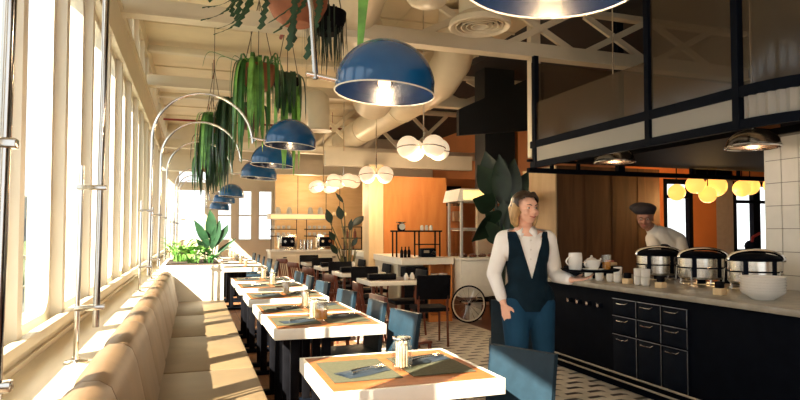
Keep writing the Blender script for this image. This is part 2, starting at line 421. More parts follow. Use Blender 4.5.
# ---- white tiled wall by the counter
b = MB(); b.b2(4.83, 4.95, 1.0, 4.0, 0, 2.24); b.mi = 1
i = 0
y = 4.0
while y > 1.2:
    z = .02
    while z < 2.2:
        b.b2(4.818, 4.83, y - .156, y - .004, z + .003, min(z + .197, 2.235)); z += .2
    y -= .16
b.b2(4.83, 4.95, 3.999, 4.012, 0, 2.24)
struct(b.build('wall_right', [GROUT, TILEW]))

b = MB(); b.b2(-.98, -.5, -3.15, -3.0, 0, 4.5); b.b2(4.0, 11.4, -3.15, -3.0, 0, 4.5); b.b2(-.5, 4.0, -3.15, -3.0, 0, .6); b.b2(-.5, 4.0, -3.15, -3.0, 3.6, 4.5); struct(b.build('wall_front', CREAM))  # wide opening in this unseen wall added to let front light in
b = MB(); b.b2(11.3, 11.45, -3.1, 9.1, 0, 4.5); struct(b.build('wall_east', DARKC))
# ================================================================== BENCH
bench = thing('banquette_bench', 'long tan leather banquette bench below the windows', 'bench', (0, 0, 0))
b = MB(); b.b2(-.42, .33, .9, 8.62, .02, .30); b.build('base', DKWOOD, bench)
ys = [.9, 2.9, 4.32, 5.75, 7.18, 8.62]
for a, c in zip(ys, ys[1:]):
    q = MB(); q.b2(-.24, .41, a + .012, c - .012, .30, .455, .022); q.build('seat_cushion', SEATL, bench)
a = .9
while a < 8.5:
    c = min(a + .7725, 8.62)
    q = MB(); P = []
    prof = [(-.425, .32), (-.425, .80), (-.41, .845), (-.375, .868), (-.32, .868), (-.275, .84), (-.25, .78), (-.215, .62), (-.185, .47), (-.18, .455), (-.24, .455), (-.3, .40), (-.42, .32)]
    n = 10
    for i in range(n + 1):
        t = i / n; y = a + .004 + (c - a - .008) * t
        e = 1 - .25 * (abs(2 * t - 1) ** 8); row = []
        for (px, pz) in prof:
            row.append((-.34 + (px + .34) * (1 - .25 * (1 - e)) , y, .46 + (pz - .46) * (1 - .12 * (1 - e)) if pz > .46 else pz))
        P.append(row)
    q.grid(P)
    for row in (P[0], P[-1]): q.bm.faces.new([q.bm.verts.new(p) for p in row[:-1]])
    bmesh.ops.remove_doubles(q.bm, verts=q.bm.verts, dist=1e-4)
    q.build('back_cushion', LEATH, bench, smooth=50)
    a = c

# planter box at the end of the bench
t = thing('planter_box', 'cream planter box ending the leather bench by the windows', 'planter box', (0, 0, 0))
b = MB(); b.b2(-.42, .40, 8.66, 10.42, 0, .93, .006); b.build('body', FRAMEM, t)  # lighter frame paint stands in for sun on the box front
b = MB(); b.b2(-.36, .34, 8.74, 10.34, .93, .945); b.build('soil', mat('soil', (.05, .03, .02), .9), t)

# ================================================================== LEAF PLANTS
def strap_leaves(b, c, n, rad, lmin, lmax, w, up=.12, spread=.3, wav=0, zig=False, seedang=None):
    for i in range(n):
        a = random.uniform(0, 2 * PI) if seedang is None else random.uniform(*seedang)
        L = random.uniform(lmin, lmax); s0 = spread * random.uniform(.4, 1); u = up * random.uniform(.5, 1.4)
        d = Vector((math.cos(a), math.sin(a), 0)); p = Vector(c) + d * rad * random.uniform(.3, 1)
        pts = []; ws = []; N = 12
        ph = random.uniform(0, 6)
        for k in range(N + 1):
            t = k / N
            out = s0 * (1 - math.exp(-4 * t)); zz = u * math.sin(min(t * 4, PI)) - L * max(0, t - .08) ** 1.15
            q = p + d * out + Vector((0, 0, zz)) + Vector((math.sin(t * 5 + ph), math.cos(t * 4 + ph), 0)) * wav * t
            pts.append(q)
            ws.append(w * (.35 + .65 * math.sin(PI * min(1, t * 1.05 + .05)) ** .5) * (1 if not zig else (1.5 if k % 2 else .5)))
        ws[-1] = w * .12
        b.ribbon(pts, ws, side=d.cross(Vector((0, 0, 1))))
def planter(name, label, loc, potr, poth, potm, leafspec, ztop=4.42):
    t = thing(name, label, 'hanging plant', loc, group='hanging planters')
    b = MB(); b.lathe([(0, -poth), (potr * .5, -poth), (potr * .8, -poth * .75), (potr * .98, -poth * .3), (potr, 0), (potr * .93, 0), (potr * .9, -.05), (0, -.05)], n=24); b.build('pot', potm, t)
    b = MB()
    H = ztop - loc[2]; ap = min(.75, H)
    for k in range(3):
        a = 2 * PI * k / 3 + .4; b.cyl((potr * .97 * math.cos(a), potr * .97 * math.sin(a), -.01), (0, 0, ap), .005, n=6)
    if H > ap: b.cyl((0, 0, ap), (0, 0, H), .005, n=6)
    b.build('hanger', CORD, t)
    for nm, m, args in leafspec:
        b = MB()
        for kw in args: strap_leaves(b, **kw)
        b.build(nm, m, t, smooth=60, fix=False)
    return t
# ric-rac cactus planter (top)
t = thing('hanging_planter', 'terracotta hanging planter with zigzag cactus stems at the top of the photo', 'hanging plant', (.69, 4.3, 3.06), group='hanging planters')
b = MB(); r_ = .22; b.lathe([(0, -.17), (.10, -.17), (.17, -.12), (.215, -.03), (.225, .08), (.21, .08), (.2, .03), (0, .03)], n=28); b.build('pot', TERRA, t)
b = MB()
for k in range(3):
    a = 2 * PI * k / 3 + .4; b.cyl((.22 * math.cos(a), .22 * math.sin(a), .06), (0, 0, .8), .005, n=6)
b.cyl((0, 0, .8), (0, 0, 1.29), .005, n=6); b.build('hanger', CORD, t)
b = MB()
def zig(b, p0, pts, w=.022):
    P = [Vector(p0)]
    ctrl = [Vector(p) for p in pts]; n = 26; out = []
    allp = [Vector(p0)] + ctrl
    def bez(t):
        q = allp[:]
        while len(q) > 1: q = [q[i].lerp(q[i + 1], t) for i in range(len(q) - 1)]
        return q[0]
    for k in range(n + 1): out.append(bez(k / n))
    b.ribbon(out, [w * (1.5 if k % 2 else .55) * (1 if k < n else .2) for k in range(n + 1)], side=Vector((.9, -.3, .35)), fold=.15)
for (p0, ps) in (((-.15, 0, .1), [(-.3, 0, .35), (-.5, -.05, .1), (-.56, -.08, -.08)]),
                 ((-.15, -.05, .1), [(-.35, 0, .3), (-.38, -.05, -.1), (-.5, -.1, -.2), (-.66, -.1, -.24)]),
                 ((-.12, -.05, .1), [(-.3, 0, .3), (-.3, -.1, -.1), (-.36, -.1, -.25), (-.58, -.1, -.33)]),
                 ((-.1, -.1, .1), [(-.2, -.2, .2), (-.24, -.22, -.1), (-.28, -.2, -.3)]),
                 ((.02, -.16, .1), [(.05, -.3, .2), (.1, -.3, -.1), (-.05, -.3, -.2), (-.2, -.28, -.34)]),
                 ((-.02, -.16, .1), [(-.02, -.3, .2), (-.08, -.3, -.2), (-.1, -.28, -.45)]),
                 ((.06, -.16, .1), [(.12, -.3, .2), (.16, -.3, -.1), (.05, -.3, -.28), (.02, -.28, -.5)]),
                 ((-.15, .1, .1), [(-.3, .1, .3), (-.45, .1, .0), (-.4, .1, -.2)]),
                 ((-.1, .1, .1), [(-.2, .2, .3), (-.4, .1, .3), (-.55, .1, .1), (-.6, .1, -.02)])):
    zig(b, p0, ps)
    zig(b, Vector(p0) + Vector((.01, .03, 0)), [Vector(p) + Vector((random.uniform(-.05, .05), random.uniform(0, .08), random.uniform(-.02, .1))) for p in ps], .017)
b.build('cactus_stems', LEAFM, t, smooth=0, fix=False)
# neighbouring trailing dark plant
planter('hanging_planter', 'dark hanging planter trailing thin strands beside the terracotta one', (.95, 4.5, 3.08), .15, .17, BLK2,
        [('trailing_strands', LEAFD, [dict(c=(0, 0, 0), n=90, rad=.14, lmin=.25, lmax=.55, w=.006, up=.05, spread=.06, wav=.01)])])
# single bright strap leaves in front of the big lamp
t = planter('hanging_planter', 'hanging planter with one long bright strap leaf over the nearest whole blue lamp', (1.0, 3.6, 3.3), .13, .14, BROWNP,
        [('foliage', LEAFB, [dict(c=(0, 0, 0), n=4, rad=.1, lmin=.3, lmax=.45, w=.03, up=.1, spread=.12, seedang=(-1.2, 1.2))])])
b = MB(); b.ribbon([(-.05, -.1, 0), (-.08, -.25, .05), (-.09, -.3, -.2), (-.09, -.3, -.55), (-.11, -.3, -.85)], [.02, .03, .034, .03, .016], side=Vector((1, -.3, 0))); b.build('long_leaf', LEAFB, t, fix=False)
planter('hanging_planter', 'brown hanging planter with long green strap leaves in front of the rest', (.66, 6.75, 3.22), .20, .26, TERRA,
        [('foliage', LEAF, [dict(c=(0, 0, .02), n=38, rad=.17, lmin=.25, lmax=.95, w=.018, up=.14, spread=.16),
                            dict(c=(-.1, 0, .02), n=14, rad=.12, lmin=.8, lmax=1.25, w=.024, up=.12, spread=.15, seedang=(2.2, 4.4)),
                            dict(c=(-.1, 0, .02), n=2, rad=.12, lmin=.05, lmax=.15, w=.014, up=.1, spread=.5, seedang=(2.9, 3.3))]),
         ('young_leaves', LEAFB, [dict(c=(-.05, -.1, .02), n=9, rad=.1, lmin=.6, lmax=1.1, w=.024, up=.1, spread=.16, seedang=(3.4, 5.4))])])
planter('hanging_planter', 'staghorn fern planter hanging just above the second blue lamp', (1.04, 7.2, 3.22), .17, .2, BLK2,
        [('foliage', LEAFM, [dict(c=(0, 0, .02), n=26, rad=.13, lmin=.3, lmax=.6, w=.032, up=.1, spread=.14)]),
         ('young_leaves', LEAFB, [dict(c=(0, 0, .0), n=9, rad=.12, lmin=.8, lmax=1.3, w=.034, up=.06, spread=.12, seedang=(3.4, 5.8))])])
planter('hanging_planter', 'round brown hanging planter partly hidden behind strap leaves', (.74, 8.7, 3.12), .18, .28, BROWNP,
        [('foliage', LEAFM, [dict(c=(0, 0, .02), n=22, rad=.16, lmin=.2, lmax=.5, w=.018, up=.12, spread=.2),
                             dict(c=(-.25, 0, .1), n=26, rad=.12, lmin=.7, lmax=1.15, w=.028, up=.1, spread=.18, seedang=(2.0, 5.0))])])
planter('hanging_planter', 'small hanging planter with pale arching leaves near the third arc', (.26, 9.2, 3.05), .15, .2, TERRA,
        [('foliage', LEAF, [dict(c=(0, 0, .02), n=36, rad=.14, lmin=.5, lmax=1.0, w=.026, up=.12, spread=.2)]),
         ('young_leaves', LEAFB, [dict(c=(0, 0, .02), n=8, rad=.14, lmin=.4, lmax=.9, w=.022, up=.12, spread=.22)])])
planter('hanging_planter', 'leafy hanging planter over the distant part of the bench', (.28, 11.2, 3.05), .2, .28, BROWNP,
        [('foliage', LEAFM, [dict(c=(0, 0, .02), n=46, rad=.18, lmin=.5, lmax=1.15, w=.04, up=.12, spread=.2)])])
planter('hanging_planter', 'farthest hanging planter near the back windows', (.3, 13.6, 2.95), .2, .28, TERRA,
        [('foliage', LEAF, [dict(c=(0, 0, .02), n=34, rad=.18, lmin=.4, lmax=.9, w=.04, up=.12, spread=.25)])])

def blade(b, p0, p1, w, bend=.2, n=10, side=None):
    p0, p1 = Vector(p0), Vector(p1); mid = (p0 + p1) / 2 + Vector((0, 0, bend * (p1 - p0).length))
    pts = [p0.lerp(mid, k / n).lerp(mid.lerp(p1, k / n), k / n) for k in range(n + 1)]
    ws = [w * max(.06, math.sin(PI * (k / n) ** .8)) for k in range(n + 1)]
    b.ribbon(pts, ws, side=side)
def bush(label, name, loc, m, specs, cat='plant', group=None, stemm=None):
    t = thing(name, label, cat, loc, group=group); b = MB(); s = MB()
    for (d, h, L, w, n) in specs:
        for i in range(n):
            a = random.uniform(0, 2 * PI); hh = h * random.uniform(.5, 1); o = Vector((math.cos(a), math.sin(a), 0))
            base = o * d * random.uniform(.1, .5); top = o * d * random.uniform(.5, 1) + Vector((0, 0, hh))
            s.tube([base, (base + top) / 2 + Vector((0, 0, .04)), top], .005, 5)
            blade(b, top, top + o * L * random.uniform(.6, 1) + Vector((0, 0, random.uniform(-.3, .5) * L)), w, .25, side=o.cross(Vector((0, 0, 1))))
    b.build('foliage', m, t, smooth=60, fix=False); s.build('stems', stemm or m, t)
    return t
bush('bright green low leafy plant in the cream planter box', 'potted_plant', (.0, 9.0, .95), LEAFB, [(.16, .2, .18, .05, 30)], group='plants in the planter box')
bush('pale feathery plant beside the bright green one in the planter', 'potted_plant', (-.18, 9.55, .95), LEAFB, [(.22, .28, .2, .02, 50)], group='plants in the planter box')
bush('low spreading leaves at the front edge of the planter box', 'potted_plant', (.2, 8.95, .95), LEAF, [(.14, .12, .12, .03, 22)], group='plants in the planter box')
t = thing('potted_plant', 'tall dark broad-leaved plant rising from the planter box', 'plant', (.28, 9.9, .95), group='plants in the planter box')
b = MB(); s = MB()
for (x, z, tx, tz, w) in ((-.05, .2, -.28, .62, .07), (.0, .3, -.05, .78, .10), (.05, .2, .22, .55, .12), (.1, .1, .35, .34, .11), (.0, .15, .1, .62, .10), (-.05, .1, -.25, .33, .06), (.08, .1, .28, .2, .1)):
    s.tube([(0, 0, 0), (x, 0, z)], .008, 5); blade(b, (x, 0, z), (tx, -.1, tz), w, .1, side=Vector((.8, -.3, .4)))
b.build('foliage', LEAFM, t, smooth=60, fix=False); s.build('stems', LEAFM, t)

# ================================================================== ARC LAMPS
def arc_pts(x0, x1, zlo0, ztop, zlo1, n=28, e=1.0):
    r = (x1 - x0) / 2; cx = (x0 + x1) / 2; pts = [(x0, 0, zlo0)]
    zc = ztop - r
    for k in range(n + 1):
        a = PI - PI * k / n; pts.append((cx + r * math.cos(a), 0, zc + r * math.sin(a) * e))
    pts.append((x1 + .02, 0, zlo1)); return pts
def arc_lamp(label, y, ztop=2.86, zsh=2.17, xs=.98, rad=.28, dark=False, lit=True, xend=.58, xp=-.42):
    t = thing('arc_lamp', label, 'lamp', (-.50, y, .80), group='arc lamps along the window ledge')
    ox = -.50; oz = .80
    def L(p): return (p[0] - ox, p[1], p[2] - oz)
    b = MB(); b.lathe([(0, 0), (.05, 0), (.05, .012), (.018, .02), (.016, .03), (0, .03)], n=20); b.build('base_flange', CHROME, t)
    b = MB(); b.cyl((0, 0, .02), L((xp - .07, 0, 1.7)), .011, n=12); b.build('support_pole', CHROME, t)
    b = MB(); pts = arc_pts(xp + .02, xend, .96, ztop, zsh + .05)
    pts[0] = (xp + .0, 0, .96); b.tube([L(p) for p in pts], .0145, 12); b.build('curved_pole', DCHROME if dark else CHROME, t)
    for z in (1.05, 1.6):
        b = MB(); b.b2(L((xp - .09, 0, 0))[0], L((xp + .035, 0, 0))[0], -.018, .018, z - oz - .012, z - oz + .012, .004); b.build('clamp', DCHROME, t)
    b = MB(); b.cyl(L((xend - .03, 0, zsh + .075)), L((xs - rad + .03, 0, zsh + .05)), .014, n=12); b.build('shade_arm', CHROME, t)
    b = MB(); prof = [(rad, 0), (rad * .985, .05)] + [(rad * math.cos(R(a)), .035 + rad * .95 * math.sin(R(a))) for a in range(8, 90, 7)] + [(0, .035 + rad * .95)]
    M = Matrix.Rotation(R(4), 4, 'Y')
    b.lathe(prof, L((xs, 0, zsh)), 40, M)
    sh = b.build('lamp_shade', BLUE, t, smooth=60)
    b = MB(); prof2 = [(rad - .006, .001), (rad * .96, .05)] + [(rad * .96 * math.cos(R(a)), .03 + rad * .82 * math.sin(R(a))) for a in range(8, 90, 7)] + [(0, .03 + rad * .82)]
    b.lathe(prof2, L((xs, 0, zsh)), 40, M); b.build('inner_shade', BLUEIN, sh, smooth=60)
    b = MB(); b.tube([Vector(L((xs, 0, zsh))) + M.to_3x3() @ Vector((rad * math.cos(a * PI / 20), rad * math.sin(a * PI / 20), 0)) for a in range(41)], .004, 6); b.build('rim', WHITE, sh)
    b = MB(); b.sph(L((xs, 0, zsh + .06)), .034, 14); b.build('bulb', BULB, t)
    b = MB(); b.cyl(L((xs, 0, zsh + .09)), L((xs, 0, zsh + .24)), .02, n=12); b.build('socket', BLACK, t)
    return t
LAMPS = [('arc lamp nearest the camera, its blue shade cut by the top of the photo', 1.58, 2.9, 2.165, 1.035, .28, .60),
         ('arc lamp with the large whole blue dome over the first tables', 3.07, 2.98, 2.14, .965, .27, .57),
         ('blue dome arc lamp third along the window ledge, leaf tips touching it', 6.4, 2.80, 2.30, .96, .27, .57),
         ('blue dome arc lamp tucked just left of the third one', 8.1, 2.80, 2.27, .98, .285, .57),
         ('fifth blue dome arc lamp, small, before the gap in the row', 9.9, 2.80, 2.25, .98, .29, .57),
         ('small blue dome arc lamp in front of the far windows', 14.2, 2.80, 2.18, .80, .28, .4),
         ('tiny blue dome arc lamp second from the far end', 16.0, 2.80, 2.12, .72, .28, .35),
         ('farthest blue dome arc lamp by the back wall', 17.4, 2.80, 1.99, .66, .27, .3)]
for i, (lb, y, zt, zs, xs, rd, xe) in enumerate(LAMPS):
    t = arc_lamp(lb, y, zt, zs, xs, rd, dark=i < 2, xend=xe)
    if y > 10.5:
        pass

# ledge continues past the planter as the far ledge
b = MB(); b.b2(WX, -.43, 10.42, 17.99, .755, .80, .006); struct(b.build('trim_5', LEDGE))
b = MB(); b.b2(-.46, -.42, 10.43, 17.99, 0, .755); struct(b.build('trim_6', CREAM))

# ================================================================== TABLES (window side)
def make_table(label, x0, y0, w=.77, d=.72):
    t = thing('dining_table', label, 'table', (x0, y0, 0), group='tables along the bench')
    b = MB(); e = .022
    b.b2(0, w, 0, e, .68, .75, .002); b.b2(0, w, d - e, d, .68, .75, .002); b.b2(0, e, e, d - e, .68, .75, .002); b.b2(w - e, w, e, d - e, .68, .75, .002)
    b.build('edge_band', WHITE, t)
    b = MB(); b.b2(e, w - e, e, d - e, .69, .7485); b.build('tabletop', TOPW, t)
    for yy in (.18, d - .18):
        b = MB(); b.b2(.13, .19, yy - .025, yy + .025, .04, .69, .004); b.build('leg', BLK2, t)
        b = MB(); b.b2(.35, .41, yy - .025, yy + .025, .04, .69, .004); b.build('leg', BLK2, t)
        b = MB(); b.b2(.0, .5, yy - .035, yy + .035, 0, .04, .004); b.build('foot', BLACK, t)
    return t
TY = [2.38, 4.02, 4.75, 5.85, 6.98, 7.95, 10.95, 12.1, 13.2, 14.3, 15.4]
TN = ['nearest the camera at the bottom of the photo', 'second from the camera, pushed against the next one', 'third from the camera, touching the one before it', 'fourth along the bench from the camera', 'fifth along the bench from the camera', 'sixth along the bench, beside the planter box front',
      'first beyond the planter box', 'second beyond the planter box', 'third beyond the planter box', 'next to last before the back windows', 'farthest of all by the back windows']
def ell(b, c, r, n, d, w):  # small helper for cutlery handles
    b.box(c, d, w)
mat0 = None
TBL = []
for i, (y, nm) in enumerate(zip(TY, TN)):
    if i == 0: tb = make_table('white-edged orange wood table, ' + nm, .52, y, .79)
    elif i == 1: tb = make_table('white-edged orange wood table, ' + nm, .51, y); tb1 = tb
    else: tb = dup(tb1, (.49 if i > 3 else .5, y, 0), label='white-edged orange wood table, ' + nm)
# placemats, napkins, cutlery, jars
m_ = MB(); m_.b2(-.155, .155, -.20, .20, 0, .003, .001); pm = None
def side_name(s): return 'bench side' if s == 0 else 'chair side'
TSH = ['nearest table', 'second table', 'third table', 'fourth table', 'fifth table', 'sixth table', 'seventh table', 'eighth table', 'ninth table', 'tenth table', 'farthest table']
proto = {}
def placemat(x, y, lb):
    if 'pm' not in proto:
        b = MB(); b.b2(-.155, .155, -.205, .205, 0, .003); o = b.build('placemat', MATG, loc=(x, y, .7505)); tag(o, lb, 'placemat', 'placemats on the bench tables'); proto['pm'] = o
    else: dup(proto['pm'], (x, y, .7505), label=lb)
def napkin(x, y, rz, lb):
    if 'nk' not in proto:
        b = MB(); n = 8; P = []
        for i in range(n + 1):
            u = i / n; P.append([( -.06 + .12 * v / 4 + .01 * math.sin(u * 4), -.12 + .24 * u, .001 + .010 * math.sin(PI * v / 4) * (.6 + .4 * math.sin(u * 7))) for v in range(5)])
        b.grid(P); b.b2(-.06, .06, -.12, .12, 0, .002)
        o = b.build('napkin', NAVY, loc=(x, y, .7542), rz=rz, smooth=60); tag(o, lb, 'napkin', 'dark napkins on the placemats'); proto['nk'] = o
    else: dup(proto['nk'], (x, y, .7542), rz, label=lb)
def cutlery(x, y, rz, lb, kind):
    if kind not in proto:
        b = MB(); b.tube([(0, -.09, .004), (0, -.02, .007), (0, .04, .006), (0, .06, .004)], [.005, .003, .0025, .004], 8)
        if kind == 'fork':
            b.b2(-.011, .011, .06, .075, .002, .005, .001)
            for k in range(4): b.b2(-.011 + k * .0063, -.008 + k * .0063, .074, .105, .002, .0045)
        else: b.b2(-.008, .006, .055, .125, .0015, .0045, .001)
        o = b.build(kind, CHROME, loc=(x, y, .7652), rz=rz); tag(o, lb, kind, 'cutlery on the napkins'); proto[kind] = o
    else: dup(proto[kind], (x, y, .7652), rz, label=lb)
def jar(x, y, lb, amber=False):
    key = 'ja' if amber else 'jar'
    if key not in proto:
        t = thing('glass_jar', lb, 'jar', (x, y, .7505), group='glass jars on the tables')
        b = MB(); b.lathe([(0, .002), (.036, .002), (.043, .014), (.045, .085), (.036, .112), (.033, .118), (.036, .135), (.031, .135), (.029, .118), (.040, .084), (.038, .016), (0, .008)], n=20); b.build('body', JARG, t)
        b = MB()
        if amber:
            b.cyl((0, 0, .012), (0, 0, .07), .035, n=16); b.build('contents', AMBER, t)
        else:
            for k in range(16):
                a = 2.4 * k; r = .008 + .018 * ((k * 7) % 10) / 10
                p = Vector((r * math.cos(a), r * math.sin(a), .014)); h = .085 + .02 * ((k * 5) % 7) / 7
                b.box((p.x, p.y, .014 + h / 2), (.011, .005, h), a)
            b.build('sugar_sachets', SUGAR, t)
        b = MB(); b.tube([(.036 * math.cos(2 * PI * k / 20), .036 * math.sin(2 * PI * k / 20), .128) for k in range(21)], .004, 6); b.build('rim', CHROME, t)
        t.scale = (1.12, 1.12, 1.15); proto[key] = t
    else: dup(proto[key], (x, y, .7505), label=lb)
for i, y in enumerate(TY):
    x0 = .50 if i != 0 else .53; w = .77; yc = y + .36
    placemat(x0 + .20, yc, 'olive placemat on the bench side of the %s' % TSH[i]); placemat(x0 + w - .21, yc, 'olive placemat on the chair side of the %s' % TSH[i])
    napkin(x0 + .21, yc - .06, -1.15 if i % 2 == 0 else -1.35, 'dark napkin on the bench side of the %s' % TSH[i]); napkin(x0 + w - .2, yc + .09, -1.25, 'dark napkin on the chair side of the %s' % TSH[i])
    if i < 6:
        cutlery(x0 + .23, yc - .045, -1.15, 'fork on the bench side napkin of the %s' % TSH[i], 'fork'); cutlery(x0 + .22, yc - .085, -1.05, 'knife on the bench side napkin of the %s' % TSH[i], 'knife')
        cutlery(x0 + w - .2, yc + .11, -1.25, 'fork on the chair side napkin of the %s' % TSH[i], 'fork'); cutlery(x0 + w - .2, yc + .075, -1.2, 'knife on the chair side napkin of the %s' % TSH[i], 'knife')
    if i == 1: jar(x0 + .385, yc - .05, 'glass jar of amber liquid on the second table', True)
    jar(x0 + (.40 if i != 1 else .345), yc + ((-.06 if i == 0 else -.03) if i != 1 else .04), 'glass jar of sugar sachets on the %s' % TSH[i])
    if i == 0: pass

# ================================================================== CHAIRS
def blue_chair(label, loc, rz, group):
    t = thing('dining_chair', label, 'chair', loc, rz, group)      # faces -X in local space
    b = MB(); b.b2(-.20, .20, -.20, .20, .40, .465, .02); b.build('seat', CHAIRB, t)
    b = MB(); P = []
    for i in range(9):
        z = .44 + .40 * i / 8; P.append((.185 + .05 * (i / 8) ** 1.3, z))
    poly = P + [(x + .032, z) for x, z in P[::-1]]
    b.prism(poly, 'y', -.18, .18)
    bmesh.ops.bevel(b.bm, geom=[e for e in b.bm.edges if e.is_boundary or e.calc_face_angle(0) > .8], offset=.012, segments=2, affect='EDGES')
    b.build('backrest', CHAIRB, t)
    for (x, y) in ((-.18, -.18), (-.18, .18), (.18, -.18), (.18, .18)):
        b = MB(); b.cyl((x * 1.06, y * 1.04, 0), (x * .95, y * .95, .41), .013, .018, 10); b.build('leg', REDW, t)
    return t
G = 'slate blue chairs facing the bench'
bc = blue_chair('slate blue leather chair at the nearest table, in front of the waitress', (1.26, 2.42, 0), R(26), G)
dup(bc, (1.17, 3.94, 0), R(13), 'slate blue leather chair at the second table, nearest side', G)
dup(bc, (1.16, 4.65, 0), R(3), 'slate blue leather chair at the third table, back turned to the right', G)
dup(bc, (1.14, 5.53, 0), R(12), 'slate blue leather chair at the fourth table beside the middle row', G)
dup(bc, (1.13, 6.6, 0), R(10), 'slate blue leather chair at the fifth table', G)
dup(bc, (1.14, 7.5, 0), R(0), 'slate blue leather chair between the fifth and sixth tables', G)
dup(bc, (1.14, 8.3, 0), R(6), 'slate blue leather chair at the sixth table', G)
for k, y in enumerate((11.3, 12.4, 13.5, 14.6, 15.7)):
    dup(bc, (1.22, y, 0), R([0, 5, -4, 0, 3][k]), 'small distant blue chair at the %s' % TSH[6 + k], G)
dup(bc, (2.57, 4.54, 0), R(-118), 'slate blue leather chair standing beside the waitress\'s legs', G)

def slat_chair(label, loc, rz, group):
    t = thing('wooden_chair', label, 'chair', loc, rz, group)       # faces +Y
    b = MB(); b.b2(-.19, .19, -.19, .19, .43, .455, .008); b.build('seat', REDW, t)
    for (x, y) in ((-.17, .17), (.17, .17)):
        b = MB(); b.cyl((x, y, 0), (x, y, .43), .014, .017, 10); b.build('leg', REDW, t)
    for x in (-.17, .17):
        b = MB(); b.tube([(x, -.21, 0), (x, -.17, .43), (x * 1.02, -.2, .65), (x * .98, -.24, .84)], .015, 10); b.build('leg', REDW, t)
    b = MB(); b.b2(-.18, .18, -.26, -.235, .76, .85, .01); b.build('top_rail', REDW, t)
    for x in (-.1, -.035, .035, .1):
        b = MB(); b.cyl((x, -.18, .45), (x, -.246, .78), .009, n=8); b.build('back_slat', REDW, t)
    b = MB(); b.cyl((-.17, .17, .2), (.17, .17, .2), .008, n=8); b.build('stretcher', REDW, t)
    return t
def black_chair(label, loc, rz, group):
    t = thing('armless_chair', label, 'chair', loc, rz, group)      # faces +Y
    b = MB(); b.b2(-.21, .21, -.20, .22, .42, .47, .015); b.build('seat', BLK2, t)
    b = MB(); b.box((0, -.225, .72), (.42, .035, .30), bev=.014, rot=Matrix.Rotation(R(8), 4, 'X')); b.build('backrest', BLK2, t)
    for x in (-.18, .18):
        b = MB(); b.tube([(x, -.23, 0), (x, -.19, .42), (x, -.215, .62)], .015, 8); b.build('leg', REDW, t)
        b = MB(); b.cyl((x, .19, 0), (x, .19, .42), .013, .016, 8); b.build('leg', REDW, t)
    b = MB(); b.b2(-.18, .18, .18, .2, .36, .42); b.build('apron', DKWOOD, t)
    return t
# middle row of tables
MY = [7.42, 9.0, 10.55, 12.0]
MN = ['nearest of the middle row', 'second in the middle row', 'third in the middle row', 'farthest in the middle row']
def mid_table(label, x, y):
    t = thing('cafe_table', label, 'table', (x, y, 0), group='middle row tables')
    b = MB(); b.b2(-.36, .36, 0, .68, .69, .75, .006); b.build('edge_band', WHITE, t)
    b = MB(); b.b2(-.33, .33, .03, .65, .75, .7515); b.build('tabletop', DKWOOD, t)
    for (xx, yy) in ((-.3, .06), (.3, .06), (-.3, .62), (.3, .62)):
        b = MB(); b.b2(xx - .02, xx + .02, yy - .02, yy + .02, 0, .69, .003); b.build('leg', REDW, t)
    return t
mt = sc_ = bk = None
for i, y in enumerate(MY):
    x = 2.50
    if i == 0:
        mt = mid_table('white-edged dark table, ' + MN[i], x, y)
        sc_ = slat_chair('red-brown slatted wooden chair left of the middle table, nearest', (1.88, y + .15, 0), R(-80), 'red-brown wooden chairs')
        bk = black_chair('black chair behind the middle table nearest the camera', (2.42, y + 1.02, 0), R(180), 'black chairs of the middle row')
    else:
        dup(mt, (x, y, 0), label='white-edged dark table, ' + MN[i])
        dup(sc_, (1.88, y + .15, 0), R(-80 + 5 * i), 'red-brown slatted wooden chair left of the table %s' % MN[i])
        dup(bk, (2.42, y + 1.02, 0), R(180), 'black chair behind the table %s' % MN[i])
dup(bk, (2.42, 7.18, 0), R(0), 'black chair with its back to the camera at the nearest middle table') if False else None
for i, y in enumerate(MY): dup(bk, (2.74, y + .34, 0), R(90), 'black chair tucked in at the right side of the table %s' % MN[i])
dup(bk, (2.78, 6.98, 0), R(-8), 'black leather chair with red-brown legs standing alone on the tiles')
dup(bk, (2.62, 8.92, 0), R(0), 'black chair drawn up in front of the table second in the middle row') if False else None
dup(sc_, (1.9, 6.25, 0), R(-95), 'red-brown slatted chair nearest the camera behind the blue chairs')
dup(sc_, (1.75, 5.0, 0), R(-85), 'red-brown slatted chair partly hidden behind the second blue chair')
dup(bk, (2.3, 6.55, 0), R(85), 'black chair between the blue chairs and the tiled aisle') if False else None
def shaker(x, y, lb):
    if 'sh' not in proto:
        b = MB(); b.lathe([(0, 0), (.028, 0), (.034, .03), (.028, .06), (.018, .075), (.014, .09), (0, .095)], n=16); o = b.build('salt_shaker', CERAM, loc=(x, y, .752)); tag(o, lb, 'shaker', 'white shakers on the middle tables'); proto['sh'] = o
    else: dup(proto['sh'], (x, y, .752), label=lb)
for i, y in enumerate(MY[:3]):
    shaker(2.66, y + .08, 'white shaker left of its pair on the table %s' % MN[i]); shaker(2.77, y + .15, 'white shaker right of its pair on the table %s' % MN[i])
# rolled black napkin box on each middle table
for i, y in enumerate(MY[:3]):
    lb = 'black napkin holder on the table %s' % MN[i]
    if i == 0:
        b = MB(); b.b2(-.22, .16, -.06, .06, 0, .075, .01); nb = tag(b.build('napkin_holder', BLK2, loc=(2.42, y + .3, .752)), lb, 'napkin holder', 'black napkin holders')
    else: dup(nb, (2.42, y + .3, .752), label=lb)

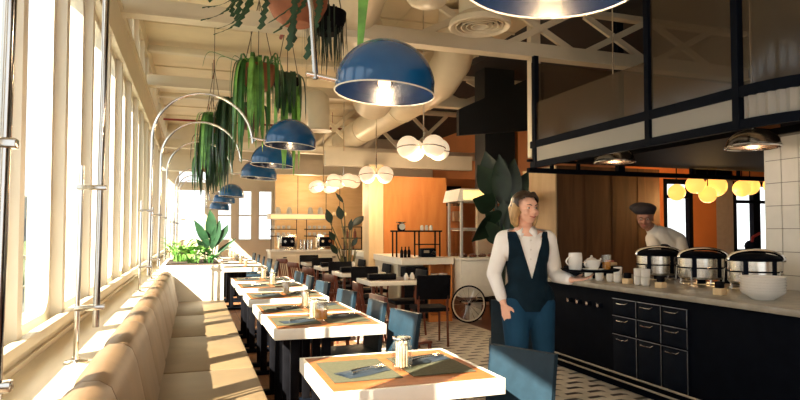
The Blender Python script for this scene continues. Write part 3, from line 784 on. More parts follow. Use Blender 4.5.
# ================================================================== COFFEE STATION (far)
t = thing('coffee_counter', 'cream counter of the coffee station against the far wood wall', 'counter', (1.66, 13.9, 0))
b = MB(); b.b2(0, 1.75, 0, .65, .06, .92); b.b2(.05, 1.7, .05, .6, 0, .06); b.build('body', CREAM, t)
b = MB(); b.b2(-.03, 1.78, -.03, .68, .92, .96, .005); b.build('worktop', WHITE, t)
for k in range(3): b = MB(); b.b2(.06 + .57 * k, .58 + .57 * k, -.012, 0, .15, .85, .004); d_ = b.build('door', CREAM, t); b = MB(); b.b2(.28 + .57 * k, .36 + .57 * k, -.03, -.012, .78, .80); b.build('handle', BLACK, d_)
def machine(label, x, dupof=None):
    if dupof: return dup(dupof, (x, 14.0, .96), label=label)
    t = thing('espresso_machine', label, 'coffee machine', (x, 14.0, .96), group='coffee machines')
    b = MB(); b.b2(0, .42, 0, .4, .03, .36, .012); b.build('body', STEEL, t)
    b = MB(); b.b2(.06, .36, -.008, 0, .08, .30, .004); b.build('front_panel', BLACKG, t)
    b = MB()
    for k in (.13, .29): b.cyl((k, -.01, .2), (k, -.07, .2), .03, n=14)
    b.build('brew_head', CHROME, t)
    b = MB(); b.b2(.02, .4, -.08, 0, .0, .03, .004); b.build('drip_tray', STEEL, t)
    return t
m1 = machine('left espresso machine on the coffee counter', 1.86); machine('right espresso machine on the coffee counter', 2.74, m1)
t = thing('hanging_shelf', 'lit cream shelf with black racks hanging over the coffee counter', 'shelf', (1.62, 14.05, 1.55))
b = MB(); b.b2(0, 1.42, 0, .32, .12, .25, .004); b.build('top_board', WHITE, t)
b = MB(); b.b2(0.06, 1.34, -.012, 0, .14, .225, .003); b.build('light_strip', SHELFL, t)
for x0, x1 in ((.06, .66), (.88, 1.5)):
    for z in (-.12, -.28):
        b = MB(); b.b2(x0, x1, .02, .3, z, z + .02); b.build('rack_board', BLACK, t)
    for x in (x0, x1 - .015):
        b = MB(); b.b2(x, x + .015, .02, .035, -.64 + .0, .12); b.build('upright', BLACK, t)
for x in (.7, 1.38):
    b = MB(); b.cyl((x, .16, .25), (x, .16, 1.16), .007, n=6); b.build('hanging_rod', BLACK, t)
t2 = thing('lit_wall_shelf', 'short orange-lit shelf box right of the long hanging shelf', 'shelf', (3.2, 14.15, 1.76))
b = MB(); b.b2(0, .3, 0, .25, 0, .1, .004); b.build('body', PLYL, t2); b = MB(); b.b2(.02, .28, -.01, 0, .015, .085, .002); b.build('light_strip', SHELFL, t2)
b = MB(); b.cyl((.15, .12, .1), (.15, .12, 1.02), .007, n=6); b.build('hanging_rod', BLACK, t2)
b = MB(); b.cyl((.27, .12, 0), (.27, .12, -.8), .01, n=6); b.build('post', BLACK, t2)
def pot_item(name, label, cat, group, loc, prof, m, key, sc=1):
    if key not in proto:
        b = MB(); b.lathe([(r * sc, z * sc) for r, z in prof], n=16); o = b.build(name, m, loc=loc); tag(o, label, cat, group); proto[key] = o; return o
    return dup(proto[key], loc, label=label)
JP = [(0, 0), (.06, 0), (.065, .02), (.06, .11), (.04, .14), (.042, .16), (0, .165)]
CUP = [(0, 0), (.025, 0), (.038, .03), (.043, .075), (.039, .075), (.034, .03), (0, .01)]
for k, x in enumerate((1.86, 2.12, 2.62, 2.86)):
    pot_item('canister', 'pale canister on the lit shelf, %s' % ['first from the left', 'second from the left', 'second from the right', 'last on the right'][k], 'canister', 'canisters on the lit shelf', (x, 14.2, 1.80), JP, NAPW, 'can')
for r_i, z in enumerate((1.52, 1.36)):
    for s_i, xs0 in enumerate((1.75, 2.6)):
        for k in range(4):
            pot_item('cup', 'stacked pale cup on the %s rack board, %s rack, %s' % (['upper', 'lower'][r_i], ['left', 'right'][s_i], ['first', 'second', 'third', 'fourth'][k]), 'cup', 'cups on the coffee racks', (xs0 + k * .12, 14.2, z - .07), CUP, CERAM, 'cup')
for k in range(4):
    pot_item('milk_jug', 'tall jug between the coffee machines, %s' % ['leftmost', 'second', 'third', 'rightmost'][k], 'jug', 'jugs between the coffee machines', (2.38 + .085 * k, 14.1, .96), [(0, 0), (.035, 0), (.035, .15), (.028, .2), (.03, .24), (0, .24)], STEEL, 'jug')

# strelitzia by the wall
t = thing('potted_palm', 'tall bird-of-paradise plant with paddle leaves by the wood wall', 'plant', (2.84, 11.45, 0))
b = MB(); b.lathe([(0, 0), (.15, 0), (.19, .4), (.17, .4), (.16, .36), (0, .36)], n=20); b.build('pot', BLK2, t)
st = MB(); lf = MB()
for (bx, tx, tz, w, L, lean) in ((-.02, -.25, 1.22, .06, .25, -.5), (.0, -.33, 1.55, .075, .35, -.25), (0, -.08, 1.95, .035, .3, -.6), (.02, -.12, 1.62, .08, .34, -.2), (.03, .1, 1.5, .075, .36, .8), (.02, .05, 1.4, .05, .3, .1), (-.03, -.2, .95, .06, .3, -.5), (.04, .1, 1.1, .05, .25, .4)):
    st.tube([(bx, 0, .36), (bx + (tx - bx) * .3, 0, .36 + (tz - .36) * .55), (tx, 0, tz)], .011, 6)
    d = Vector((math.sin(lean), 0, math.cos(lean))) * L
    blade(lf, (tx, 0, tz), (tx + d.x, -.03, tz + d.z * .8), w, .05, side=Vector((math.cos(lean), -.3, -math.sin(lean))))
for k in range(14):
    a = random.uniform(-.25, .25); st.tube([(a * .2, 0, .36), (a * .8, random.uniform(-.1, .1), random.uniform(.7, 1.1))], .009, 5)
st.build('stems', mat('stem_olive', (.12, .11, .035), .5, var=.3), t); lf.build('leaves', LEAFD, t, smooth=60, fix=False)

# ================================================================== BACK BAR
t = thing('bar_counter', 'pale L-shaped bar counter in front of the orange wood wall', 'counter', (2.98, 8.6, 0))
b = MB(); b.prism([(0, 0), (.86, 0), (.86, .7), (.62, .7), (.62, 2.3), (.75, 4.2), (.28, 4.2)], 'z', .885, .985); b.build('worktop', WHITE, t)
b = MB(); b.prism([(.04, .3), (.62, .3), (.62, 2.3), (.72, 4.1), (.31, 4.1)], 'z', 0, .884); b.build('base', CREAM, t)
b = MB(); b.b2(.46, .84, .02, .29, 0, .10); b.b2(.46, .48, .02, .29, .10, .884); b.b2(.82, .84, .02, .29, .10, .884); b.b2(.48, .82, .27, .29, .1, .884); b.build('cabinet', PLYO, t)
for z in (.38, .62):
    b = MB(); b.b2(.48, .82, .03, .27, z, z + .02); b.build('shelf', PLYL, t)
b = MB(); b.b2(.08, .45, .06, .29, .05, .84, .006); b.build('cabinet_panel', BLK2, t)
BOWL = [(0, 0), (.03, 0), (.035, .008), (.07, .04), (.08, .06), (.075, .06), (.06, .035), (0, .012)]
for r_i, z in enumerate((.40, .64)):
    for k in range(4):
        pot_item('bowl', 'white bowl on the %s shelf of the bar counter, %s' % (['lower', 'upper'][r_i], ['front left', 'front right', 'stacked left', 'stacked right'][k]), 'bowl', 'bowls in the bar shelves', (2.98 + .565 + .165 * (k % 2), 8.74, z + .002 + (.032 if k > 1 else 0)), BOWL, CERAM, 'bowl')
# rack on the bar
t = thing('counter_rack', 'black metal rack standing on the bar counter by the orange wood wall', 'rack', (3.04, 9.02, .985))
for (x, y) in ((0, 0), (.48, 0), (.95, 0), (0, .22), (.48, .22), (.95, .22)):
    if x > .44 and False: continue
# the rack only covers the slab
for x in (0, .38, .74):
    for y in (0, .2):
        b = MB(); b.b2(x - .01, x + .01, y - .01, y + .01, 0, .42); b.build('post', BLACK, t)
b = MB(); b.b2(-.03, .77, -.03, .23, .40, .425); b.build('shelf', BLACK, t)
b = MB(); b.b2(.39, .73, -.01, .21, .19, .205); b.build('shelf', BLACK, t)
t = thing('kitchen_scale', 'round-faced kitchen scale on top of the black rack', 'scale', (3.15, 9.12, 1.41))
b = MB(); b.box((0, 0, .05), (.11, .09, .10), bev=.01); b.build('body', BLACK, t)
b = MB(); b.cyl((0, -.045, .06), (0, -.06, .06), .05, n=20); b.build('dial', WHITE, t)
b = MB(); b.lathe([(0, .105), (.02, .105), (.08, .125), (.085, .135), (0, .13)], n=20); b.build('pan', STEEL, t)
for k, x in enumerate((3.52, 3.60, 3.68)):
    pot_item('storage_jar', 'small pale jar on the black rack, %s' % ['left', 'middle', 'right'][k], 'jar', 'jars on the black rack', (x, 9.15, 1.411), [(0, 0), (.026, 0), (.028, .06), (.02, .07), (.02, .085), (0, .085)], CERAM, 'sj')
t = thing('bar_radio', 'black tabletop machine with a round chrome dial on the bar counter', 'machine', (3.5, 8.84, .987))
b = MB(); b.box((0, 0, .07), (.24, .14, .14), bev=.015); b.build('body', BLACK, t)
b = MB(); b.cyl((.07, -.07, .07), (.07, -.085, .07), .035, n=18); b.build('dial', CHROME, t)
b = MB(); b.box((-.05, -.072, .09), (.09, .004, .04)); b.build('display', GREYM, t)
for k, x in enumerate((3.05, 3.12, 3.19)):
    pot_item('bottle', 'dark small bottle at the left of the bar counter, %s' % ['first', 'second', 'third'][k], 'bottle', 'dark bottles on the bar', (x, 8.8 + .03 * k, .986), [(0, 0), (.024, 0), (.026, .1), (.01, .13), (.01, .17), (0, .17)], BLK2, 'btl')
# shelves beside the wood column
t = thing('wall_shelf', 'small black shelf unit in the gap behind the bird-of-paradise plant', 'shelf', (3.42, 12.9, .98))
b = MB(); b.b2(-.3, .12, 0, .22, 0, .02); b.b2(-.3, .12, 0, .22, .25, .27); b.b2(-.3, .12, 0, .22, .5, .52); b.build('board', BLACK, t)
for x in (-.3, .1): b = MB(); b.b2(x, x + .02, 0, .02, -.98, .52); b.build('post', BLACK, t)
for k, (x, z) in enumerate(((3.2, 1.002), (3.35, 1.002), (3.22, 1.252), (3.4, 1.252))):
    pot_item('bottle', ['brown bottle low left on the small black shelf', 'brown bottle low right on the small black shelf', 'brown bottle left on the middle board of the small black shelf', 'brown bottle right on the middle board of the small black shelf'][k], 'bottle', 'bottles on the small shelf', (x, 13.0, z), [(0, 0), (.035, 0), (.035, .12), (.012, .16), (.012, .2), (0, .2)], REDW, 'btb')

# ================================================================== FOOD CART
t = thing('food_cart', 'white food cart with glass display case and two spoked wheels', 'cart', (3.88, 8.42, 0), R(-4))
b = MB(); b.b2(0, 1.15, 0, .62, .38, .95, .015)
for z in (.55, .75): b.b2(.02, 1.13, -.006, .0, z, z + .008)
b.build('body', WHITE, t)
b = MB(); b.b2(-.03, 1.18, -.03, .65, .95, .985, .004); b.build('worktop', WHITE, t)
b = MB()
for x in (.02, 1.13):
    for y in (.03, .59): b.b2(x - .018, x + .018, y - .018, y + .018, .985, 1.87)
b.b2(.02, 1.13, .012, .045, 1.42, 1.45); b.b2(.02, 1.13, .58, .6, 1.42, 1.45); b.build('case_frame', GREYP, t)
b = MB(); b.b2(.03, 1.12, .02, .026, .985, 1.86); b.b2(.008, .014, .05, .57, .985, 1.86); b.build('case_glass', GLAS, t)
b = MB(); b.b2(.05, 1.1, .08, .55, 1.40, 1.415); b.build('glass_shelf', WHITE, t)
b = MB(); b.prism([(-.08, 1.86), (1.2, 1.86), (1.14, 2.05), (-.03, 2.05)], 'y', -.06, .62); b.build('canopy', WHITE, t)
b = MB(); b.b2(.02, .52, -.075, -.06, 1.885, 2.02, .002); b.build('lit_sign', SIGN, t)
for wx in (.10, 1.0):
    b = MB(); r = .275
    b.tube([(wx + r * math.cos(2 * PI * k / 36), -.06, .285 + r * math.sin(2 * PI * k / 36)) for k in range(37)], .012, 8)
    w_ = b.build('wheel', BLACK, t)
    b = MB(); b.tube([(wx + (r - .022) * math.cos(2 * PI * k / 36), -.06, .285 + (r - .022) * math.sin(2 * PI * k / 36)) for k in range(37)], .011, 6); b.build('rim', WHITE, w_)
    b = MB()
    for k in range(16):
        a = 2 * PI * k / 16; b.cyl((wx, -.06, .285), (wx + (r - .02) * math.cos(a), -.06, .285 + (r - .02) * math.sin(a)), .003, n=5)
    b.cyl((wx, -.09, .285), (wx, .2, .285), .022, n=10); b.build('spokes', CHROME, w_)
b = MB(); b.b2(.1, 1.0, .28, .34, .27, .3); b.b2(.52, .56, -.02, .02, .0, .38); b.b2(.5, .6, -.04, .58, .30, .38); b.build('chassis', BLACK, t)
b = MB(); b.b2(.22, .42, .2, .4, 0, .27, .006); b.build('storage_box', WHITE, t)
for k in range(5):
    pot_item('pastry', 'brown pastry in the cart display, %s from the left' % ['first', 'second', 'third', 'fourth', 'fifth'][k], 'pastry', 'pastries in the food cart', (4.05 + .16 * k, 8.70 - .011 * k, .988), [(0, 0), (.06, 0), (.07, .025), (.04, .05), (0, .055)], REDW, 'pas')

# dark plant in front of the cart
t = thing('potted_palm', 'huge dark-leaved potted plant behind the waitress, in front of the black exhaust duct', 'plant', (4.22, 7.72, 0))
b = MB(); b.lathe([(0, 0), (.17, 0), (.21, .45), (.19, .45), (.18, .4), (0, .4)], n=20); b.build('pot', BLK2, t)
st = MB(); lf = MB()
for (tx, ty, tz, w, dx, dz) in ((-.1, 0, 1.6, .17, -.42, -.35), (-.12, 0, 1.75, .17, -.38, .1), (-.05, .1, 1.9, .17, -.32, .45), (0, 0, 1.75, .15, -.08, .75), (.05, 0, 1.7, .17, .12, .75), (.1, 0, 1.65, .14, .3, .62), (0, -.1, 1.35, .14, -.22, -.25), (0, 0, 1.3, .15, -.02, .55), (.05, 0, 1.4, .12, .2, .4), (-.08, -.05, 1.55, .16, -.25, .1), (-.05, 0, 1.2, .13, -.25, .35), (-.1, .1, 2.0, .15, -.15, .55), (.02, .08, 1.9, .15, .02, .55)):
    st.tube([(tx * .1, 0, .4), (tx * .5, ty * .5, .4 + (tz - .4) * .6), (tx, ty, tz)], .012, 6)
    d = Vector((dx, 0, dz)); sd = Vector((d.z, -.25, -d.x)).normalized()
    blade(lf, (tx, ty, tz), (tx + dx, ty - .05, tz + dz), w, .08, side=sd)
blade(lf, (-.02, -.1, 1.0), (.02, -.12, 1.75), .06, .0, side=Vector((1, -.3, 0)))
st.build('stems', LEAFD, t); lf.build('leaves', LEAFD, t, smooth=60, fix=False)
b = MB(); blade(b, (.08, -.2, 1.25), (.02, -.22, 1.95), .045, 0, side=Vector((1, -.3, 0))); blade(b, (-.02, -.2, 1.1), (-.12, -.22, 1.5), .03, 0, side=Vector((1, -.3, 0))); b.build('new_leaf', LEAFM, t, fix=False)

# ================================================================== COUNTER / RANGE
CX = 3.50
t = thing('service_counter', 'long black kitchen counter with knobs and small drawers, right side', 'counter', (0, 0, 0))
b = MB(); b.b2(CX + .03, 4.6, 1.2, 5.9, .14, .875, .006); b.b2(CX + .12, 4.55, 1.25, 5.85, 0, .14); b.build('body', BLACKG, t)
b = MB(); b.b2(CX - .02, 4.62, 1.2, 5.92, .875, .92, .006); b.build('worktop', STONE, t)
b = MB()
for z in (.12, .175): b.cyl((CX - .03, 1.3, z), (CX - .03, 5.85, z), .009, n=8)
b.build('foot_rail', GREYM, t)
for y in (5.08, 4.93, 4.78, 4.62):
    b = MB(); b.cyl((CX + .03, y, .72), (CX - .005, y, .72), .024, .02, 14); k_ = b.build('knob', BLACK, t)
    b = MB(); b.cyl((CX - .005, y, .72), (CX - .012, y, .72), .018, n=12); b.box((CX - .016, y, .73), (.01, .008, .03)); b.build('knob_cap', CHROME, k_)
LINE = mat('outline_steel', (.45, .47, .5), .35, 1)
cols_ = [(4.44, 4.13), (4.13, 3.85), (3.85, 3.58)]; rows_ = [(.815, .665), (.665, .505), (.505, .17)]
for ci, (ya, yb) in enumerate(cols_):
    for ri, (za, zb) in enumerate(rows_):
        b = MB(); b.b2(CX + .012, CX + .03, yb + .006, ya - .006, zb + .006, za - .006, .004); d_ = b.build('drawer', BLACK, t)
        b = MB()
        b.b2(CX + .006, CX + .012, yb + .004, ya - .004, za - .010, za - .006)
        b.b2(CX + .006, CX + .012, yb + .004, yb + .008, zb + .006, za - .006)
        b.build('edge_trim', LINE, d_)
        b = MB(); ym = (ya + yb) / 2 + .02; z = za - .045
        b.tube([(CX + .012, ym - .06, z + .01), (CX - .012, ym - .055, z), (CX - .014, ym, z - .002), (CX - .012, ym + .055, z), (CX + .012, ym + .06, z + .01)], .0045, 6); b.build('handle', CHROME, d_)
# chafing dishes
def chafer(label, x, y, r, h=.20):
    t = thing('chafing_dish', label, 'chafing dish', (x, y, .921), R(-30), group='round chafing dishes')
    b = MB()
    for k in range(4):
        a = PI / 4 + PI / 2 * k; b.cyl((r * .95 * math.cos(a), r * .95 * math.sin(a), 0), (r * 1.02 * math.cos(a), r * 1.02 * math.sin(a), .16), .008, n=8)
    b.tube([(r * .95 * math.cos(2 * PI * k / 24), r * .95 * math.sin(2 * PI * k / 24), .02) for k in range(25)], .006, 6)
    b.build('stand', CHROME, t)
    b = MB(); b.lathe([(0, .06), (r * .9, .06), (r, .08), (r, .08 + h * .45), (r * 1.015, .08 + h * .47), (r * 1.015, .08 + h * .52), (r, .08 + h * .54), (r, .08 + h), (r * .96, .08 + h), (0, .08 + h - .01)], n=40); b.build('pan', STEEL, t)
    b = MB(); b.lathe([(r * 1.016, .08 + h * .46), (r * 1.026, .08 + h * .46), (r * 1.026, .08 + h * .53), (r * 1.016, .08 + h * .53)], n=40)
    for a in (-2.2, -1.1): b.box((r * 1.01 * math.cos(a), r * 1.01 * math.sin(a), .08 + h / 2), (.008, .035, h), a)
    b.build('black_strap', BLACK, t)
    b = MB(); b.lathe([(r * 1.03, .08 + h), (r * 1.04, .10 + h), (r * .9, .12 + h), (r * .5, .138 + h), (0, .142 + h)], n=40); b.lathe([(r * 1.03, .08 + h), (0, .085 + h)], n=40); l_ = b.build('lid', BLACKG, t)
    b = MB()
    P = [(-r * 1.05, -r * .2, .09 + h)] + [(r * 1.05 * math.cos(PI - PI * k / 12), -r * .2, .10 + h + .065 * math.sin(PI * k / 12)) for k in range(1, 12)] + [(r * 1.08, -r * .2, .09 + h)]
    b.tube(P, .015, 8); b.build('lid_handle', CHROME, l_)
    b = MB(); b.b2(r * .97, r * 1.2, -.04, .04, .07 + h, .115 + h, .01); b.build('hinge', CHROME, t)
    b = MB(); b.cyl((0, 0, .0), (0, 0, .05), .035, n=14); b.build('burner', BLACK, t)
    return t
c1 = chafer('steel chafing dish nearest the tiled wall, behind the stack of bowls', 4.25, 3.64, .19, .16)
dup(c1, (4.25, 4.17, .921), R(-25), 'steel chafing dish in the middle of the three')
dup(c1, (4.25, 4.70, .921), R(-28), 'steel chafing dish at the far end, in front of the cook')
# bowl stack
for k in range(6):
    z = .9215 + .019 * k
    if k == 0:
        b = MB(); b.lathe([(0, 0), (.07, 0), (.075, .006), (.135, .045), (.145, .066), (.14, .066), (.128, .045), (.06, .012), (0, .012)], n=36); bw = tag(b.build('bowl', CERAM, loc=(3.78, 3.17, z)), 'large white bowl at the bottom of the stack on the counter', 'bowl', 'stack of large white bowls')
    else: dup(bw, (3.78, 3.17, z), label='large white bowl, %s the bottom one of the counter stack' % ['', 'right above', 'two above', 'three above', 'four above', 'five above'][k])
# cups on counter
WC = [(0, 0), (.028, 0), (.038, .012), (.04, .075), (.036, .075), (.034, .014), (0, .01)]
cups = [(3.74, 4.28), (3.74, 4.37), (3.72, 4.62), (3.72, 4.72), (3.7, 4.86), (3.68, 5.0), (3.74, 4.28), (3.74, 4.37), (3.72, 4.62)]
for k, (x, y) in enumerate(cups):
    z = .9215 + (.07 if k > 5 else 0)
    pot_item('cup', 'white cup on the black counter, %s' % ['near end of the row', 'second from the near end', 'fourth from the far end', 'third from the far end', 'next to last from the near end', 'farthest along the row', 'stacked on the nearest one', 'stacked on the second nearest', 'stacked on the middle one'][k], 'cup', 'white cups on the counter', (x, y, z), WC, CERAM, 'wcup')
for k, (x, y) in enumerate(((3.72, 4.08), (3.74, 3.5), (3.73, 4.5))):
    lb = ['small wooden caddy with black top in front of the middle chafing dish', 'small wooden caddy beside the stack of bowls', 'small wooden caddy between the cups'][k]
    tt = thing('condiment_caddy', lb, 'caddy', (x, y, .921), R(10), 'wooden caddies on the counter')
    b = MB(); b.box((0, 0, .025), (.07, .07, .05), bev=.005); b.build('block', PLYL, tt)
    b = MB(); b.box((0, 0, .075), (.05, .05, .05), bev=.006); b.build('dark_top', BLK2, tt)
b = MB(); b.prism([(0, 0), (.16, 0), (.14, .10), (.05, .10)], 'y', 0, .12); tag(b.build('sign_holder', BLK2, loc=(3.72, 5.12, .921)), 'black angled holder on the counter left of the cups', 'holder')
t = thing('bread_tray', 'black tray with folded striped cloths on the counter', 'tray', (4.12, 5.52, .921))
b = MB(); b.b2(-.28, .28, -.14, .14, .0, .10, .01); b.build('body', BLACKG, t)
for k in range(4): b = MB(); b.box((-.18 + .12 * k, 0, .12), (.11, .2, .035), .2, bev=.01); b.build('folded_cloth', PLYL if k % 2 else BLK2, t)
b = MB(); b.box((.2, -.02, .13), (.06, .1, .06), bev=.01); b.build('red_packet', LIPS, t)
# black machine at the window of the tile wall
t = thing('coffee_grinder', 'dark small machine with a lever behind the chafing dishes', 'machine', (5.22, 4.5, 0))
b = MB(); b.b2(-.2, .45, -.2, .2, 0, 1.1, .01); b.build('cabinet', BLACKG, t); b = MB(); b.cyl((0, 0, 1.1), (0, 0, 1.22), .07, n=16); b.sph((0, 0, 1.25), .06, 12); b.b2(.08, .4, -.1, .1, 1.1, 1.2, .02); b.build('machine_head', BLACK, t)
b = MB(); b.tube([(0, 0, 1.25), (-.03, -.05, 1.34), (.03, -.08, 1.38)], .014, 8); b.build('lever', RED, t)

# ================================================================== CANOPY
CXC = 4.0
t = thing('kitchen_canopy', 'black steel and glass canopy hung over the kitchen counter', 'canopy', (0, 0, 0))
rad = .95
def curve(z, n=14, ylo=3.5, y1=6.6, x1=7.2, off=0):
    pts = [(CXC + off, y1, z), (CXC + off, ylo, z)]
    for k in range(1, n + 1):
        a = PI + PI / 2 * k / n; pts.append((CXC + rad + (rad - off) * math.cos(a), ylo + (rad - off) * math.sin(a), z))
    pts.append((x1, ylo - rad + off, z)); return pts
def rail(z, h, w=.05):
    b = MB(); P = curve(z); Q = curve(z, off=w); P2 = [(p[0], p[1], z + h) for p in P]; Q2 = [(p[0], p[1], z + h) for p in Q]
    b.grid([P, P2, Q2, Q, P]); return b
b = rail(2.19, .075); b.build('lower_rail', BLACK, t, smooth=30)
b = rail(2.44, .085); b.build('upper_rail', BLACK, t, smooth=30)
for (x, y, z1) in ((4.025, 6.5, 3.59), (4.025, 4.53, 4.3), (4.025, 3.56, 4.3)):
    b = MB(); b.b2(x - .03, x + .03, y - .03, y + .03, 2.2, z1); b.build('post', BLACK, t)
b = MB(); b.b2(5.42, 5.52, 6.68, 6.76, 2.2, 4.3); b.build('post', BLACK, t)
b = MB(); b.b2(4.0, 8.6, 6.62, 6.68, 2.14, 2.20); b.b2(4.0, 8.6, 6.62, 6.68, 2.28, 2.31); b.build('end_rail', BLACK, t)
for x in (4.35, 4.75, 6.63, 7.5): b = MB(); b.b2(x - .02, x + .02, 6.63, 6.67, 2.14, 2.3); b.build('strut', BLACK, t)
b = MB(); b.b2(4.7, 8.6, 4.05, 6.6, 2.27, 2.33); b.b2(4.96, 7.2, 2.6, 4.05, 2.27, 2.33); b.build('underside', BLK2, t)
# brownish glass with reflection haze in its colour above, frosted strip below
def wallglass(z0, z1, flute, m, name, seg, y_hi=6.48, off=.02):
    b = MB(); P = []
    if seg == 'flat':
        for (y0, y1) in ((4.57, y_hi), (3.6, 4.49)):
            b.b2(CXC + off, CXC + off + .008, y0, y1, z0, min(z1, 3.0) if y0 > 4.5 else z1)
    else:
        n = 90; A = []; B = []
        for k in range(n + 1):
            a = PI + PI / 2 * k / n; rr = rad - off - (.012 * math.sin(k * 1.4) if flute else 0)
            A.append((CXC + rad + rr * math.cos(a), 3.5 + rr * math.sin(a), z0)); B.append((A[-1][0], A[-1][1], z1))
        b.grid([A, B])
    return b.build(name, m, t, smooth=40, fix=(seg == 'flat'))
wallglass(2.515, 4.28, False, HAZEG, 'haze_glass_panel', 'flat'); wallglass(2.515, 4.28, False, HAZEG, 'curved_haze_glass', 'curve')
wallglass(2.255, 2.45, False, FROST, 'frosted_glass_panel', 'flat'); wallglass(2.255, 2.45, True, FROST, 'fluted_glass_panel', 'curve')
b = MB(); b.b2(4.06, 5.4, 6.64, 6.65, 2.32, 3.55); b.build('end_glass', HAZEG, t)
# heat lamps
def heat(label, x, y, z, r):
    t = thing('heat_lamp', label, 'heat lamp', (x, y, z), group='steel dome heat lamps')
    b = MB(); b.lathe([(r, 0), (r * 1.02, .012), (r * .99, .03)] + [(r * .97 * math.cos(R(a)), .03 + r * .62 * math.sin(R(a))) for a in range(10, 85, 10)] + [(.03, .03 + r * .62)], n=32); b.build('dome', STEEL, t, smooth=50)
    b = MB(); b.lathe([(r * .93, .012), (r * .9, .03)] + [(r * .9 * math.cos(R(a)), .02 + r * .55 * math.sin(R(a))) for a in range(10, 91, 10)], n=32); b.build('reflector', RICH, t, smooth=50)
    b = MB(); b.tube([(r * math.cos(2 * PI * k / 32), r * math.sin(2 * PI * k / 32), .006) for k in range(33)], .01, 8); b.build('rim', CHROME, t)
    b = MB(); b.cyl((0, 0, .02 + r * .6), (0, 0, 4.42 - z), .008, n=8); b.build('rod', CHROME, t)
    return t
heat('large dome heat lamp over the chafing dishes, nearest the tiled wall', 4.36, 3.72, 2.085, .205)
heat('smaller-looking dome heat lamp farther back near the wood wall', 4.36, 5.45, 2.15, .215)
# yellow globes of the back room
gl = [(7.35, 2.12, .14), (7.72, 1.98, .135), (8.02, 2.13, .17), (8.3, 2.08, .135), (7.1, 2.0, .13), (8.75, 2.15, .15), (8.98, 2.15, .15)]
GP = ['third from the left', 'lowest one, fourth from the left', 'largest, in the middle', 'right of the largest', 'leftmost, half hidden', 'next to last on the right', 'rightmost']
for k, (x, z, r) in enumerate(gl):
    y = 7.3 + .12 * (k % 3)
    t = thing('globe_pendant', 'glowing yellow globe lamp beyond the cook, %s' % GP[k], 'lamp', (x, y, z), group='yellow globe lamps')
    b = MB(); b.sph((0, 0, 0), r, 24); b.build('globe', GLOBEY, t)
    b = MB(); b.cyl((0, 0, r), (0, 0, 2.6 - z), .008, n=6); b.build('cord', BLACK, t)

# ================================================================== CHANDELIERS
def chandelier(label, x, y, z, r=.125, ar=.2, rz=0, ztop=4.34):
    t = thing('globe_chandelier', label, 'chandelier', (x, y, z), rz, 'white globe chandeliers')
    b = MB(); b.cyl((0, 0, 0), (0, 0, ztop - z), .009, n=8); b.sph((0, 0, .0), .035, 14); b.build('stem', CHROME, t)
    for k in range(4):
        a = PI / 2 * k; c = (ar * math.cos(a), ar * math.sin(a), -.01)
        b = MB(); b.cyl((0, 0, -.01), (ar * .4 * math.cos(a), ar * .4 * math.sin(a), -.01), .01, n=8); arm = b.build('arm', CHROME, t)
        b = MB(); b.sph(c, r, 24); g_ = b.build('globe', GLOBE, t)
        b = MB(); b.tube([(c[0] + r * 1.01 * math.cos(q * PI / 12), c[1] + r * 1.01 * math.sin(q * PI / 12), c[2] - .012 + .02 * math.sin(q * PI / 12 + a)) for q in range(25)], .007, 6); b.build('chrome_band', STEEL, g_)
    return t
ch = chandelier('nearest white globe chandelier, right of the blue lamps', 2.62, 6.75, 2.41, .135, .22, .2)
dup(ch, (2.95, 9.85, 2.37), .5, 'white globe chandelier just above the orange wood wall')
dup(ch, (2.80, 11.6, 2.40), .2, 'white globe chandelier in the middle of the three clustered ones')
dup(ch, (2.68, 13.0, 2.38), .8, 'leftmost and farthest white globe chandelier')

# ================================================================== DUCTS
t = thing('air_duct', 'large cream round air duct running down the room', 'duct', (0, 0, 0))
b = MB(); b.tube([(3.49, 15.5, 3.62), (3.49, 9.0, 3.62), (3.49, 8.3, 3.66), (3.46, 7.8, 3.82), (3.4, 7.45, 4.1), (3.38, 7.35, 4.4)], .28, 28); b.build('pipe', DUCTM, t)
for y in (10.0, 12.5, 14.5):
    b = MB(); b.tube([(3.49, y, 3.62), (3.49, y + .04, 3.62)], .292, 28); b.build('joint_ring', DUCTM, t)
t = thing('air_duct', 'cream elbow duct with downward outlet behind the blue lamps', 'duct', (0, 0, 0))
b = MB(); b.tube([(1.62, 14.0, 3.25), (1.68, 11.5, 3.35), (1.76, 10.0, 3.45), (1.8, 9.5, 3.48), (1.81, 9.25, 3.42), (1.81, 9.15, 3.25), (1.81, 9.12, 2.95)], [.26, .26, .25, .22, .19, .17, .165], 24); b.build('pipe', DUCTM, t)
b = MB(); b.lathe([(.165, 0), (.20, -.01), (.20, -.02), (.16, -.02), (0, .03)], (1.81, 9.12, 2.96), 24); b.build('flange', DUCTM, t)
b = MB(); b.cyl((1.76, 10.0, 3.6), (1.76, 10.0, 4.42), .012, n=6); b.build('hanger', DUCTM, t)
t = thing('air_duct', 'fat cream duct with a rounded end left of the round ceiling vent', 'duct', (1.98, 5.0, 3.42))
b = MB(); b.lathe([(0, 0), (.08, .006), (.16, .04), (.205, .10), (.22, .18), (.22, 1.0)], n=28); b.build('pipe', DUCTM, t)
t = thing('air_duct', 'wide cream duct passing behind the big blue lamp', 'duct', (0, 0, 0))
b = MB(); b.tube([(1.55, 5.6, 4.05), (1.75, 6.9, 3.98), (2.1, 7.6, 3.85), (2.35, 8.0, 3.7), (2.6, 8.6, 3.6), (2.75, 9.4, 3.55)], .33, 28); b.build('pipe', DUCTM, t)
t = thing('ceiling_vent', 'round ceiling vent with concentric rings under a cream cylinder', 'vent', (2.58, 5.15, 3.36))
b = MB(); b.lathe([(.20, .10), (.20, 1.0)], n=28); b.lathe([(.205, .12), (.29, .05), (.30, .0), (.285, -.01), (.26, .0), (.22, .045)], n=36); b.build('housing', DUCTM, t)
